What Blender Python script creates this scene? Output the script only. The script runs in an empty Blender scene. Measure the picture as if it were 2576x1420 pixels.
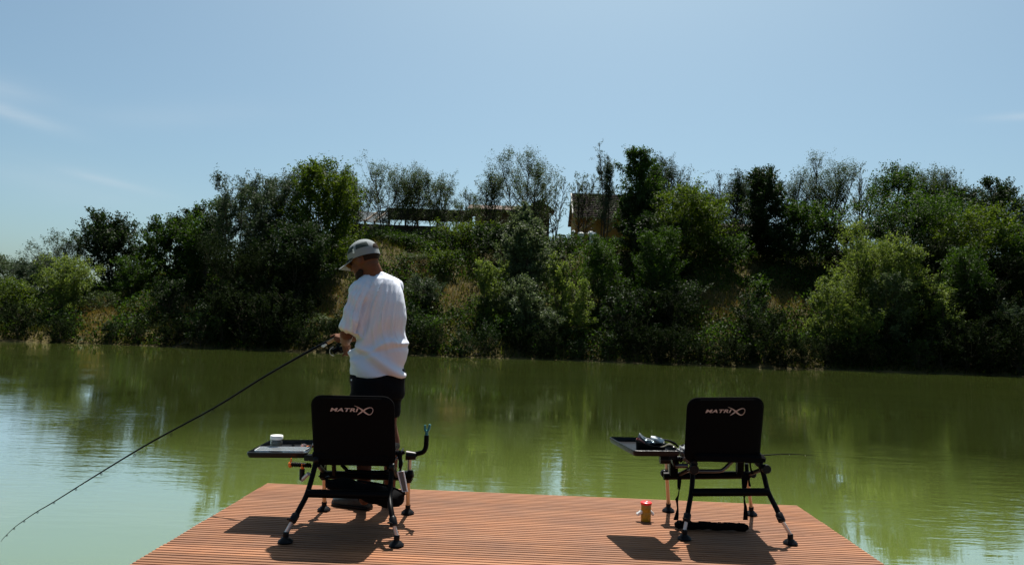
import bpy, math, random
import numpy as np
from mathutils import Vector, Matrix
random.seed(7)
S = bpy.context.scene
COL = S.collection
# ------------------------------------------------------------------ camera
FPX, CX, CY = 1800.0, 1288.0, 710.0          # focal length and principal point, in a 2576 px wide frame
PITCH, ROLL, CAMZ = math.atan(107.5/1800.0), 0.035, 1.25
WATER_Z = -0.45
R0 = Vector((1,0,0)); F_ = Vector((0,math.cos(PITCH),math.sin(PITCH))); U0 = Vector((0,-math.sin(PITCH),math.cos(PITCH)))
R_ = R0*math.cos(ROLL)+U0*math.sin(ROLL); U_ = U0*math.cos(ROLL)-R0*math.sin(ROLL)
CAM = Vector((0,0,CAMZ))
cd = bpy.data.cameras.new('camera'); cam = bpy.data.objects.new('camera', cd); COL.objects.link(cam)
cd.sensor_width = 36; cd.lens = 36*FPX/2576; cd.clip_start = 0.05; cd.clip_end = 3000
m = Matrix((R_, U_, -F_)).transposed().to_4x4(); m.translation = CAM
cam.matrix_world = m
S.camera = cam
# ------------------------------------------------------------------ light
SUN_EL, SUN_AZ = math.radians(63), math.radians(9)   # azimuth from +Y towards +X
EXPOSURE = 1.0
w = bpy.data.worlds.new("World"); S.world = w; w.use_nodes = True
nt = w.node_tree; nt.nodes.clear()
def N(nt, t, **k):
    n = nt.nodes.new(t)
    for a, b in k.items():
        if a.startswith('i_'):
            key = a[2:]; key = int(key) if key.isdigit() else key.replace('_',' ')
            n.inputs[key].default_value = b
        else: setattr(n, a, b)
    return n
out = N(nt,'ShaderNodeOutputWorld'); bg = N(nt,'ShaderNodeBackground'); bg.inputs[1].default_value = 0.060
sky = N(nt,'ShaderNodeTexSky'); sky.sky_type='NISHITA'; sky.sun_disc=False
sky.sun_elevation = SUN_EL; sky.sun_rotation = SUN_AZ
sky.air_density = 0.8; sky.dust_density = 2.5; sky.ozone_density = 0.5; sky.altitude = 0
tc = N(nt,'ShaderNodeTexCoord'); sp = N(nt,'ShaderNodeSeparateXYZ'); nt.links.new(tc.outputs['Generated'], sp.inputs[0])
def mth(op, a, b=None, c=None):
    n = nt.nodes.new('ShaderNodeMath'); n.operation = op
    for k, v in enumerate((a,b,c)):
        if v is None: continue
        if isinstance(v,(int,float)): n.inputs[k].default_value = v
        else: nt.links.new(v, n.inputs[k])
    return n.outputs[0]
yy = mth('MAXIMUM', sp.outputs[1], 0.05)
u = mth('DIVIDE', sp.outputs[0], yy); v = mth('DIVIDE', sp.outputs[2], yy)
nz = N(nt,'ShaderNodeTexNoise', i_Scale=9.0, i_Detail=5.0, i_Roughness=0.6)
mp = N(nt,'ShaderNodeMapping'); mp.inputs['Rotation'].default_value=(0,math.radians(22),0); mp.inputs['Scale'].default_value=(0.6,1,4.0)
nt.links.new(tc.outputs['Generated'], mp.inputs[0]); nt.links.new(mp.outputs[0], nz.inputs['Vector'])
def uv_of(px,py):
    d = F_*FPX+(px-CX)*R_+(CY-py)*U_; return d.x/d.y, d.z/d.y
def streak(p0,p1,wid,amp):
    (u0,v0),(u1,v1) = uv_of(*p0), uv_of(*p1); b=(v1-v0)/(u1-u0); a=v0-b*u0; uc=(u0+u1)/2; hw=abs(u1-u0)/2
    d = mth('SUBTRACT', v, mth('ADD', mth('MULTIPLY', u, b), a))
    g = mth('POWER', 2.718, mth('MULTIPLY', mth('POWER', mth('DIVIDE', d, wid), 2), -1))
    h = mth('POWER', 2.718, mth('MULTIPLY', mth('POWER', mth('DIVIDE', mth('SUBTRACT', u, uc), hw), 2), -1))
    return mth('MULTIPLY', mth('MULTIPLY', g, h), amp)
tot = streak((-120,240),(150,322),0.010,0.50)
for a in (((170,430),(390,485),0.006,0.30), ((-100,420),(420,500),0.03,0.14), ((-200,180),(120,250),0.02,0.22), ((200,300),(700,280),0.02,0.10), ((2490,298),(2700,285),0.006,0.30)):
    tot = mth('ADD', tot, streak(*a))
cl = mth('MULTIPLY', tot, mth('MULTIPLY_ADD', nz.outputs[0], 1.6, 0.0)); cl = mth('MINIMUM', cl, 0.8)
mx = N(nt,'ShaderNodeMixRGB'); mx.inputs[2].default_value=(6.6,5.9,6.6,1)
nt.links.new(cl, mx.inputs[0]); nt.links.new(sky.outputs[0], mx.inputs[1]); tn = N(nt,'ShaderNodeMixRGB', blend_type='MULTIPLY'); tn.inputs[0].default_value=1; tn.inputs[2].default_value=(0.82,1.03,1.0,1)
nt.links.new(mx.outputs[0], tn.inputs[1]); nt.links.new(tn.outputs[0], bg.inputs[0]); nt.links.new(bg.outputs[0], out.inputs[0])
sd = bpy.data.lights.new('sun','SUN'); sd.energy = 5.0; sd.angle = math.radians(0.5); sd.color=(1.0,0.95,0.87)
sun = bpy.data.objects.new('sun', sd); COL.objects.link(sun)
to_sun = Vector((math.sin(SUN_AZ)*math.cos(SUN_EL), math.cos(SUN_AZ)*math.cos(SUN_EL), math.sin(SUN_EL)))
sun.rotation_euler = to_sun.to_track_quat('Z','Y').to_euler(); sun.location=(0,10,30)
S.view_settings.view_transform='Standard'; S.view_settings.look='None'; S.view_settings.exposure=EXPOSURE; S.view_settings.gamma=1
S.cycles.max_bounces = 6; S.cycles.diffuse_bounces = 2; S.cycles.glossy_bounces = 3; S.cycles.transmission_bounces = 4; S.cycles.transparent_max_bounces = 6
S.cycles.caustics_reflective=False; S.cycles.caustics_refractive=False; S.cycles.use_denoising = True
# ------------------------------------------------------------------ helpers
def ray(px,py): return F_*FPX+(px-CX)*R_+(CY-py)*U_
def W(px,py,Y):
    d = ray(px,py); return CAM+d*(Y/d.y)
def G(px,py,z=0.0):
    d = ray(px,py); return CAM+d*((z-CAMZ)/d.z)
def crop(x0,y0,s): return lambda x,y: ((x0+x/s)*0.6393,(y0+y/s)*0.6393)
c1=crop(1220,880,1.9717); c2=crop(940,1520,2.0888); c3=crop(2350,1520,2.0878); c4=crop(2550,1780,3.5508)
cT=crop(2380,1660,5.917); cL=crop(950,1700,7.1); cR=crop(1450,1640,3.943); cF=crop(1050,1880,3.963); cH=crop(1240,1240,7.1); cK=crop(1300,900,6.454); cJ=crop(2450,1920,7.89)
def mat(name, col, rough=0.6, spec=0.5, metal=0.0, col2=None, scale=8.0, bump=0.0, bscale=None, stretch=(1,1,1), detail=4.0, trans=0.0, sheen=0.0, ior=1.45):
    mm = bpy.data.materials.new(name); mm.use_nodes=True; t=mm.node_tree; p=t.nodes['Principled BSDF']
    p.inputs['Base Color'].default_value=(*col,1); p.inputs['Roughness'].default_value=rough; p.inputs['Specular IOR Level'].default_value=spec
    p.inputs['Metallic'].default_value=metal; p.inputs['Transmission Weight'].default_value=trans; p.inputs['IOR'].default_value=ior
    if sheen: p.inputs['Sheen Weight'].default_value=sheen
    if col2 is not None or bump:
        tc=N(t,'ShaderNodeTexCoord'); mp=N(t,'ShaderNodeMapping'); mp.inputs['Scale'].default_value=stretch
        t.links.new(tc.outputs['Object'],mp.inputs[0])
    if col2 is not None:
        nz=N(t,'ShaderNodeTexNoise',i_Scale=scale,i_Detail=detail,i_Roughness=0.6); t.links.new(mp.outputs[0],nz.inputs['Vector'])
        cr=N(t,'ShaderNodeValToRGB'); cr.color_ramp.elements[0].position=0.35; cr.color_ramp.elements[1].position=0.65
        cr.color_ramp.elements[0].color=(*col,1); cr.color_ramp.elements[1].color=(*col2,1)
        t.links.new(nz.outputs[0],cr.inputs[0]); t.links.new(cr.outputs[0],p.inputs['Base Color'])
    if bump:
        nb=N(t,'ShaderNodeTexNoise',i_Scale=bscale or scale,i_Detail=5.0); t.links.new(mp.outputs[0],nb.inputs['Vector'])
        b=N(t,'ShaderNodeBump'); b.inputs['Strength'].default_value=bump; b.inputs['Distance'].default_value=0.02
        t.links.new(nb.outputs[0],b.inputs['Height']); t.links.new(b.outputs[0],p.inputs['Normal'])
    return mm
def leafmat(name, a, b, c, transl=0.38, rough=0.5, spec=0.4):
    rough=max(rough,0.62); spec=spec*0.35
    mm=bpy.data.materials.new(name); mm.use_nodes=True; t=mm.node_tree; p=t.nodes['Principled BSDF']; o=t.nodes['Material Output']
    g=N(t,'ShaderNodeNewGeometry'); cr=N(t,'ShaderNodeValToRGB'); e=cr.color_ramp.elements
    e[0].color=(*a,1); e[1].color=(*c,1); x=e.new(0.5); x.color=(*b,1)
    t.links.new(g.outputs['Random Per Island'],cr.inputs[0]); t.links.new(cr.outputs[0],p.inputs['Base Color'])
    p.inputs['Roughness'].default_value=rough; p.inputs['Specular IOR Level'].default_value=spec
    tr=N(t,'ShaderNodeBsdfTranslucent'); hs=N(t,'ShaderNodeHueSaturation'); hs.inputs['Hue'].default_value=0.485; hs.inputs['Saturation'].default_value=1.1; hs.inputs['Value'].default_value=1.5
    t.links.new(cr.outputs[0],hs.inputs['Color']); t.links.new(hs.outputs[0],tr.inputs[0])
    ms=N(t,'ShaderNodeMixShader'); ms.inputs[0].default_value=transl
    t.links.new(p.outputs[0],ms.inputs[1]); t.links.new(tr.outputs[0],ms.inputs[2]); t.links.new(ms.outputs[0],o.inputs[0])
    return mm
class MB:
    def __init__(s): s.v=[]; s.f=[]
    def add(s, vs, fs):
        n=len(s.v); s.v += [Vector(x) for x in vs]; s.f += [tuple(i+n for i in f) for f in fs]; return s
    def box(s, c, size, rot=None):
        c=Vector(c); sx,sy,sz=[a/2 for a in size]; M=rot or Matrix.Identity(3)
        vs=[c+M@Vector((x*sx,y*sy,z*sz)) for x in(-1,1) for y in(-1,1) for z in(-1,1)]
        return s.add(vs,[(0,1,3,2),(4,6,7,5),(0,4,5,1),(2,3,7,6),(0,2,6,4),(1,5,7,3)])
    def beam(s, a, b, wd, th, up=(0,0,1)):
        a=Vector(a);b=Vector(b);d=(b-a); L=d.length; d.normalize(); sd=d.cross(Vector(up)); sd.normalize(); u2=sd.cross(d)
        M=Matrix((d,sd,u2)).transposed(); return s.box((a+b)/2,(L,wd,th),M)
    def tube(s, pts, r, n=10, cap=True, flat=None):
        pts=[Vector(p) for p in pts]; k=len(pts); rs=r if isinstance(r,(list,tuple)) else [r]*k
        tang=[]
        for i in range(k):
            a=pts[max(i-1,0)]; b=pts[min(i+1,k-1)]; tang.append((b-a).normalized())
        ref=Vector((0,0,1)) if abs(tang[0].z)<0.9 else Vector((1,0,0))
        nr=tang[0].cross(ref).normalized(); vs=[]
        for i in range(k):
            nr=(nr-tang[i]*nr.dot(tang[i])).normalized(); bn=tang[i].cross(nr)
            for j in range(n):
                a=2*math.pi*j/n; vs.append(pts[i]+(nr*math.cos(a)+bn*math.sin(a)*(flat or 1))*rs[i])
        fs=[(i*n+j,i*n+(j+1)%n,(i+1)*n+(j+1)%n,(i+1)*n+j) for i in range(k-1) for j in range(n)]
        if cap: fs += [tuple(range(n))[::-1], tuple((k-1)*n+j for j in range(n))]
        return s.add(vs,fs)
    def lathe(s, base, prof, n=20, axis=(0,0,1)):
        ax=Vector(axis).normalized(); ref=Vector((1,0,0)) if abs(ax.x)<0.9 else Vector((0,1,0)); a1=ax.cross(ref).normalized(); a2=ax.cross(a1); base=Vector(base)
        vs=[base+ax*h+(a1*math.cos(2*math.pi*j/n)+a2*math.sin(2*math.pi*j/n))*max(r,1e-4) for r,h in prof for j in range(n)]
        k=len(prof); fs=[(i*n+j,i*n+(j+1)%n,(i+1)*n+(j+1)%n,(i+1)*n+j) for i in range(k-1) for j in range(n)]
        fs += [tuple(range(n))[::-1], tuple((k-1)*n+j for j in range(n))]
        return s.add(vs,fs)
    def ell(s, c, rad, M=None, n=16, k=10):
        M=M or Matrix.Identity(3); c=Vector(c); vs=[]; 
        for i in range(k+1):
            t=math.pi*i/k; z=-math.cos(t); rr=max(math.sin(t),1e-3)
            for j in range(n):
                a=2*math.pi*j/n; vs.append(c+M@Vector((rad[0]*rr*math.cos(a),rad[1]*rr*math.sin(a),rad[2]*z)))
        fs=[(i*n+j,i*n+(j+1)%n,(i+1)*n+(j+1)%n,(i+1)*n+j) for i in range(k) for j in range(n)]
        fs += [tuple(range(n))[::-1], tuple(k*n+j for j in range(n))]
        return s.add(vs,fs)
    def cap(s, a, ra, b, rb, n=16):
        a=Vector(a);b=Vector(b);d=(b-a); L=d.length; d.normalize(); prof=[]
        for i in range(6): t=math.pi/2*(i/6); prof.append((ra*math.sin(t),-ra*math.cos(t)))
        prof.append((ra,0)); prof.append((rb,L))
        for i in range(1,7): t=math.pi/2*(i/6); prof.append((rb*math.cos(t),L+rb*math.sin(t)))
        return s.lathe(a,prof,n,d)
    def loft(s, rings, n=28, sq=2.0):
        # rings: (centre, half width along a, half depth along b, a, b)
        vs=[]
        for c,ra,rb,a,b in rings:
            for j in range(n):
                t=2*math.pi*j/n; ct,st=math.cos(t),math.sin(t)
                vs.append(Vector(c)+Vector(a)*ra*math.copysign(abs(ct)**(2/sq),ct)+Vector(b)*rb*math.copysign(abs(st)**(2/sq),st))
        k=len(rings); fs=[(i*n+j,i*n+(j+1)%n,(i+1)*n+(j+1)%n,(i+1)*n+j) for i in range(k-1) for j in range(n)]
        fs += [tuple(range(n))[::-1], tuple((k-1)*n+j for j in range(n))]
        return s.add(vs,fs)
    def obj(s, name, m, parent=None, label=None, smooth=True, angle=40):
        off=wloc(parent) if parent else Vector((0,0,0))
        me=bpy.data.meshes.new(name); me.from_pydata([tuple(x-off) for x in s.v],[],s.f); me.validate(); me.update()
        o=bpy.data.objects.new(name,me); COL.objects.link(o)
        if m: me.materials.append(m)
        if parent: o.parent=parent
        if label: o['label']=label
        if smooth: smooth_by_angle(me,angle)
        return o
def smooth_by_angle(me, ang):
    me.shade_smooth()
    try: me.set_sharp_from_angle(angle=math.radians(ang))
    except Exception: pass
def wloc(o):
    p=Vector((0,0,0))
    while o: p+=Vector(o.location); o=o.parent
    return p
def tag(o,label,cat,group=None,kind=None):
    if label: o['label']=label
    if cat: o['category']=cat
    if group: o['group']=group
    if kind: o['kind']=kind
    return o
def thing(name,loc,label,cat,group=None):
    o=bpy.data.objects.new(name,None); COL.objects.link(o); o.location=loc; o.empty_display_size=0.1; return tag(o,label,cat,group)
def top(o,label,cat,group=None):      # single-mesh thing: move its origin to its base
    me=o.data; co=np.empty(len(me.vertices)*3); me.vertices.foreach_get('co',co); co=co.reshape(-1,3)
    b=np.array([(co[:,0].min()+co[:,0].max())/2,(co[:,1].min()+co[:,1].max())/2,co[:,2].min()]); co-=b
    me.vertices.foreach_set('co',co.ravel()); me.update(); o.location=Vector(b)+Vector(o.location); return tag(o,label,cat,group)
def bez(pts, k=6):   # Catmull-Rom through points
    pts=[Vector(p) for p in pts]; out=[]
    for i in range(len(pts)-1):
        p0=pts[max(i-1,0)];p1=pts[i];p2=pts[i+1];p3=pts[min(i+2,len(pts)-1)]
        for j in range(k):
            t=j/k; out.append(0.5*((2*p1)+(p2-p0)*t+(2*p0-5*p1+4*p2-p3)*t*t+(3*p1-p0-3*p2+p3)*t**3))
    out.append(pts[-1]); return out
def remesh(o, vox, smooth_it=6, fac=0.5):
    md=o.modifiers.new('r','REMESH'); md.mode='VOXEL'; md.voxel_size=vox
    if smooth_it: ms=o.modifiers.new('s','SMOOTH'); ms.iterations=smooth_it; ms.factor=fac
    bpy.context.view_layer.update(); dg=bpy.context.evaluated_depsgraph_get()
    me=bpy.data.meshes.new_from_object(o.evaluated_get(dg)); mats=[m for m in o.data.materials]; o.modifiers.clear(); old=o.data; o.data=me
    me.materials.clear(); [me.materials.append(m) for m in mats]; me.shade_smooth(); me.name=o.name; bpy.data.meshes.remove(old); return o
def displace(o, fn):
    me=o.data; n=len(me.vertices); co=np.empty(n*3); me.vertices.foreach_get('co',co); co=co.reshape(-1,3)
    no=np.empty(n*3); me.vertices.foreach_get('normal',no); no=no.reshape(-1,3)
    me.vertices.foreach_set('co',fn(co+np.array(wloc(o)),no,co).ravel()); me.update()

# ------------------------------------------------------------------ materials
M_black = mat('black_painted_metal',(0.002,0.002,0.0025),0.4,0.06)
M_fab = mat('black_polyester',(0.004,0.004,0.0045),0.95,0.05,bump=0.2,bscale=300)
M_rub = mat('black_rubber',(0.004,0.004,0.005),0.35,0.16)
M_alu = mat('brushed_aluminium',(0.62,0.62,0.62),0.35,0.5,0.35,col2=(0.42,0.42,0.43),scale=30,stretch=(1,1,0.1))
M_anod = mat('anodised_aluminium',(0.50,0.40,0.28),0.30,0.5,0.6)
M_logo = mat('printed_silver_logo',(0.50,0.42,0.42),0.6,0.3)
M_tray = mat('black_tray_plastic',(0.006,0.007,0.009),0.3,0.2,bump=0.15,bscale=60)
M_orange = mat('orange_plastic',(0.85,0.18,0.02),0.35)
M_teal = mat('teal_rubber',(0.01,0.16,0.18),0.4)
M_white = mat('white_plastic',(0.82,0.82,0.80),0.35)
M_clear = mat('clear_plastic',(0.95,0.97,0.93),0.08,0.5,trans=0.92,ior=1.3)
M_red = mat('red_plastic_lid',(0.75,0.03,0.03),0.3)
# ------------------------------------------------------------------ water
def water_mat():
    mm=bpy.data.materials.new('murky_green_water'); mm.use_nodes=True; t=mm.node_tree; t.nodes.clear(); o=N(t,'ShaderNodeOutputMaterial')
    d=N(t,'ShaderNodeBsdfDiffuse'); g=N(t,'ShaderNodeBsdfGlossy',i_Roughness=0.015); g.inputs[0].default_value=(1,1,1,1)
    fr=N(t,'ShaderNodeFresnel',i_IOR=2.0); ms=N(t,'ShaderNodeMixShader')
    tc=N(t,'ShaderNodeTexCoord')
    def noise(sc,stretch,det,rot=0):
        mp=N(t,'ShaderNodeMapping'); mp.inputs['Scale'].default_value=stretch; mp.inputs['Rotation'].default_value=(0,0,rot)
        t.links.new(tc.outputs['Object'],mp.inputs[0]); n=N(t,'ShaderNodeTexNoise',i_Scale=sc,i_Detail=det,i_Roughness=0.55); t.links.new(mp.outputs[0],n.inputs['Vector']); return n.outputs[0]
    big=noise(0.06,(1,1.6,1),3.0)
    def m2(op,a,b):
        n=t.nodes.new('ShaderNodeMath'); n.operation=op
        for k,v in enumerate((a,b)):
            if isinstance(v,(int,float)): n.inputs[k].default_value=v
            else: t.links.new(v,n.inputs[k])
        return n.outputs[0]
    cr=N(t,'ShaderNodeValToRGB'); cr.color_ramp.elements[0].position=0.3; cr.color_ramp.elements[0].color=(0.112,0.152,0.036,1); cr.color_ramp.elements[1].position=0.75; cr.color_ramp.elements[1].color=(0.142,0.188,0.038,1)
    t.links.new(big,cr.inputs[0]); t.links.new(cr.outputs[0],d.inputs[0])
    rip=noise(5.5,(0.45,1.5,1),4.0,0.12); rip2=noise(1.6,(0.5,1.3,1),2.0,-0.2); area=noise(0.22,(1,1.4,1),2.0)
    ar=N(t,'ShaderNodeMapRange'); ar.inputs[1].default_value=0.42; ar.inputs[2].default_value=0.62; ar.inputs[3].default_value=0.12; ar.inputs[4].default_value=1.0; t.links.new(area,ar.inputs[0])
    h=m2('ADD',m2('MULTIPLY',m2('MULTIPLY',rip,ar.outputs[0]),0.0048),m2('MULTIPLY',rip2,0.0010))
    b=N(t,'ShaderNodeBump'); b.inputs['Strength'].default_value=1.0; b.inputs['Distance'].default_value=1.0; t.links.new(h,b.inputs['Height'])
    t.links.new(b.outputs[0],g.inputs['Normal']); t.links.new(b.outputs[0],fr.inputs['Normal'])
    mr=N(t,'ShaderNodeMapRange'); mr.inputs[1].default_value=0.02; mr.inputs[2].default_value=0.51; mr.inputs[3].default_value=0.03; mr.inputs[4].default_value=0.95; t.links.new(fr.outputs[0],mr.inputs[0])
    t.links.new(mr.outputs[0],ms.inputs[0]); t.links.new(d.outputs[0],ms.inputs[1]); t.links.new(g.outputs[0],ms.inputs[2]); t.links.new(ms.outputs[0],o.inputs[0])
    return mm
b=MB(); b.add([(-260,-120,WATER_Z),(260,-120,WATER_Z),(260,120,WATER_Z),(-260,120,WATER_Z)],[(0,1,2,3)])
o=b.obj('lake_water',water_mat(),smooth=False); tag(o,None,None,kind='structure')
# ------------------------------------------------------------------ terrain
rs=np.random.RandomState(3)
def sstep(a,b,x): t=np.clip((x-a)/(b-a),0,1); return t*t*(3-2*t)
def shore(X): return 36.7+0.35*np.sin(X*0.31+1)+0.22*np.sin(X*0.83)+0.10*np.sin(X*2.3)+0.006*X
def crest(X): return 2.0+2.6*sstep(-34,-20,X)+2.5*sstep(-20,-9,X)
def height(X,Y):
    X=np.asarray(X,float); Y=np.asarray(Y,float); s=Y-shore(X)
    up=sstep(-1.0,17.5,s)*0.92+0.08*sstep(-0.2,1.2,s)
    bump=0.22*np.sin(X*0.9+Y*0.4)*np.sin(Y*0.7-X*0.2)+0.12*np.sin(X*2.1)*np.sin(Y*1.7+1)
    z=-0.50+(crest(X)+0.75)*up+bump*sstep(0.5,4,s)*(1-sstep(15,20,s))
    return np.where(s<-1,-0.5-np.minimum(-(s+1)*0.4,1.5),z)
def grid(x0,x1,nx,y0,y1,ny):
    xs=np.linspace(x0,x1,nx); ys=np.linspace(y0,y1,ny); X,Y=np.meshgrid(xs,ys); return X,Y
X,Y=grid(-260,260,521,35,120,250); Z=height(X,Y)
vs=np.stack([X,Y,Z],-1).reshape(-1,3)
nx,ny=521,250; idx=np.arange(nx*ny).reshape(ny,nx)
fs=np.stack([idx[:-1,:-1],idx[:-1,1:],idx[1:,1:],idx[1:,:-1]],-1).reshape(-1,4)
def npmesh(name,vs,fs,mats,smooth=False):
    me=bpy.data.meshes.new(name); me.vertices.add(len(vs)); me.vertices.foreach_set('co',np.asarray(vs,np.float32).ravel())
    k=fs.shape[1]; me.loops.add(fs.size); me.loops.foreach_set('vertex_index',fs.astype(np.int32).ravel()); me.polygons.add(len(fs))
    me.polygons.foreach_set('loop_start',np.arange(0,fs.size,k,dtype=np.int32)); me.polygons.foreach_set('loop_total',np.full(len(fs),k,np.int32))
    if smooth: me.polygons.foreach_set('use_smooth',np.ones(len(fs),bool))
    me.update(calc_edges=True)
    for m in mats: me.materials.append(m)
    return me
M_soil=mat('dry_bank_soil',(0.040,0.034,0.013),0.95,0.1,col2=(0.085,0.068,0.026),scale=0.9,bump=0.6,bscale=6,detail=6)
me=npmesh('bank_ground',vs,fs,[M_soil],True); o=bpy.data.objects.new('bank_ground',me); COL.objects.link(o); tag(o,None,None,kind='structure')
PATCH=((775,875,722,835),(1095,1190,715,775),(1755,1890,735,805),(425,508,768,815),(205,300,740,850),(410,470,650,700),(1925,2035,733,795),(1030,1090,640,700))
def px_of(X,Yv): return 1288+X/Yv*1800
def patchmask(X,Yv):
    p=px_of(X,Yv)+12*np.sin(Yv*3+X); z=height(X,Yv); py=819-(z-1.25)/Yv*1800+0.035*(p-1328)+7*np.sin(X*2.3)
    m=np.zeros(len(X),bool)
    for (a,b_,c_,d_) in PATCH: m|=(((p-(a+b_)/2)/((b_-a)/2))**2+((py-(c_+d_)/2)/((d_-c_)/2))**2<1.15)
    return m
def nodry2(X,Yv): return ~patchmask(X,Yv)
def nodry(X,Yv): return ~(patchmask(X,Yv)&(rs.uniform(size=len(X))>0.05))
# ------------------------------------------------------------------ grass on the bank
def quads(c,d,nrm,l,wd):
    sdv=np.cross(d,nrm); sdv/= np.linalg.norm(sdv,axis=1,keepdims=True)+1e-9
    l=l[:,None]; wd=wd[:,None]
    V=np.stack([c-d*l*0.5,c+sdv*wd*0.5-d*l*0.08,c+d*l*0.5,c-sdv*wd*0.5-d*l*0.08],1)
    return V.reshape(-1,3), np.arange(len(c)*4).reshape(-1,4)
def unit(a): return a/(np.linalg.norm(a,axis=-1,keepdims=True)+1e-9)
M_dry=leafmat('dry_grass',(0.095,0.072,0.022),(0.165,0.125,0.038),(0.060,0.066,0.014),0.3,0.7,0.1)
M_grn=leafmat('green_grass',(0.0228,0.0358,0.0052),(0.0455,0.0585,0.0097),(0.0780,0.0715,0.0195),0.35,0.6,0.2)
def vnoise(X,Y,s=1.0):
    return (np.sin(X*0.55*s+1.3*np.sin(Y*0.35*s))+np.sin(Y*0.8*s+1.1*np.sin(X*0.6*s+2)))*0.5
def grass(name,n,mask,mt,hmin,hmax,label):
    X=rs.uniform(-40,40,n*3); Y=rs.uniform(36.3,56,n*3); X=X*Y/50; k=mask(X,Y)&(Y>shore(X)-0.15); X=X[k][:n];Y=Y[k][:n]; n=len(X)
    Z=height(X,Y); h=rs.uniform(hmin,hmax,n); d=unit(np.stack([rs.normal(0,.35,n),rs.normal(0,.35,n)-.1,np.ones(n)],-1))
    c=np.stack([X,Y,Z],-1)+d*h[:,None]*0.45; nr=unit(rs.normal(size=(n,3)))
    V,Fc=quads(c,d,nr,h,h*0.10+0.01)
    me=npmesh(name,V,Fc,[mt]); o=bpy.data.objects.new(name,me); COL.objects.link(o); tag(o,label,'grass',kind='stuff')
grass('dry_grass',70000,lambda X,Y:(~nodry2(X,Y))|(rs.uniform(size=len(X))<0.05),M_dry,0.10,0.32,'straw coloured dry grass covering open patches of the far bank')
grass('green_grass',90000,lambda X,Y:(nodry2(X,Y)|(rs.uniform(size=len(X))<0.5)),M_grn,0.15,0.45,'green grass and weeds growing on the far bank between the bushes')
# ------------------------------------------------------------------ trees
LM={
 'olive':leafmat('olive_leaves',(0.015,0.029,0.007),(0.028,0.048,0.012),(0.054,0.078,0.026),0.35,0.45,0.5),
 'willow':leafmat('grey_green_willow_leaves',(0.012,0.024,0.009),(0.024,0.042,0.017),(0.056,0.080,0.040),0.32,0.45,0.5),
 'green':leafmat('mid_green_leaves',(0.008,0.022,0.003),(0.018,0.044,0.006),(0.038,0.074,0.011),0.40,0.5,0.35),
 'bright':leafmat('bright_green_leaves',(0.016,0.034,0.004),(0.034,0.062,0.007),(0.068,0.102,0.015),0.42,0.5,0.35),
 'dark':leafmat('dark_green_leaves',(0.005,0.014,0.003),(0.010,0.023,0.005),(0.022,0.040,0.009),0.32,0.5,0.35),
 'pale':leafmat('pale_silvery_leaves',(0.022,0.040,0.013),(0.050,0.074,0.028),(0.100,0.128,0.060),0.35,0.45,0.6),
 'lime':leafmat('light_green_sunlit_leaves',(0.034,0.060,0.010),(0.070,0.108,0.020),(0.125,0.165,0.040),0.42,0.5,0.4),
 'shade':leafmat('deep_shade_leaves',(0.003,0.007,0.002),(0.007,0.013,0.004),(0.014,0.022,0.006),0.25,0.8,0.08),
}
M_bark=mat('grey_brown_bark',(0.045,0.036,0.026),0.9,0.1,col2=(0.085,0.07,0.05),scale=6,bump=0.6,stretch=(1,1,0.2))
def envelope(kind,t):
    if kind=='ovoid': return np.sin(np.pi*np.clip(t*0.93+0.06,0,1)**0.85)**0.7
    if kind=='column': return np.clip(np.sin(np.pi*np.clip(t*0.9+0.08,0,1)**0.9),0,1)**0.45*(1-0.35*t)
    if kind=='vase': return (0.35+0.75*t)*np.sqrt(np.clip(1-t**4,0,1))
    if kind=='bush': return np.sqrt(np.clip(1-(t*0.97)**2.2,0,1))
    if kind=='cone': return (1-t*0.93)**0.75
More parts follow.
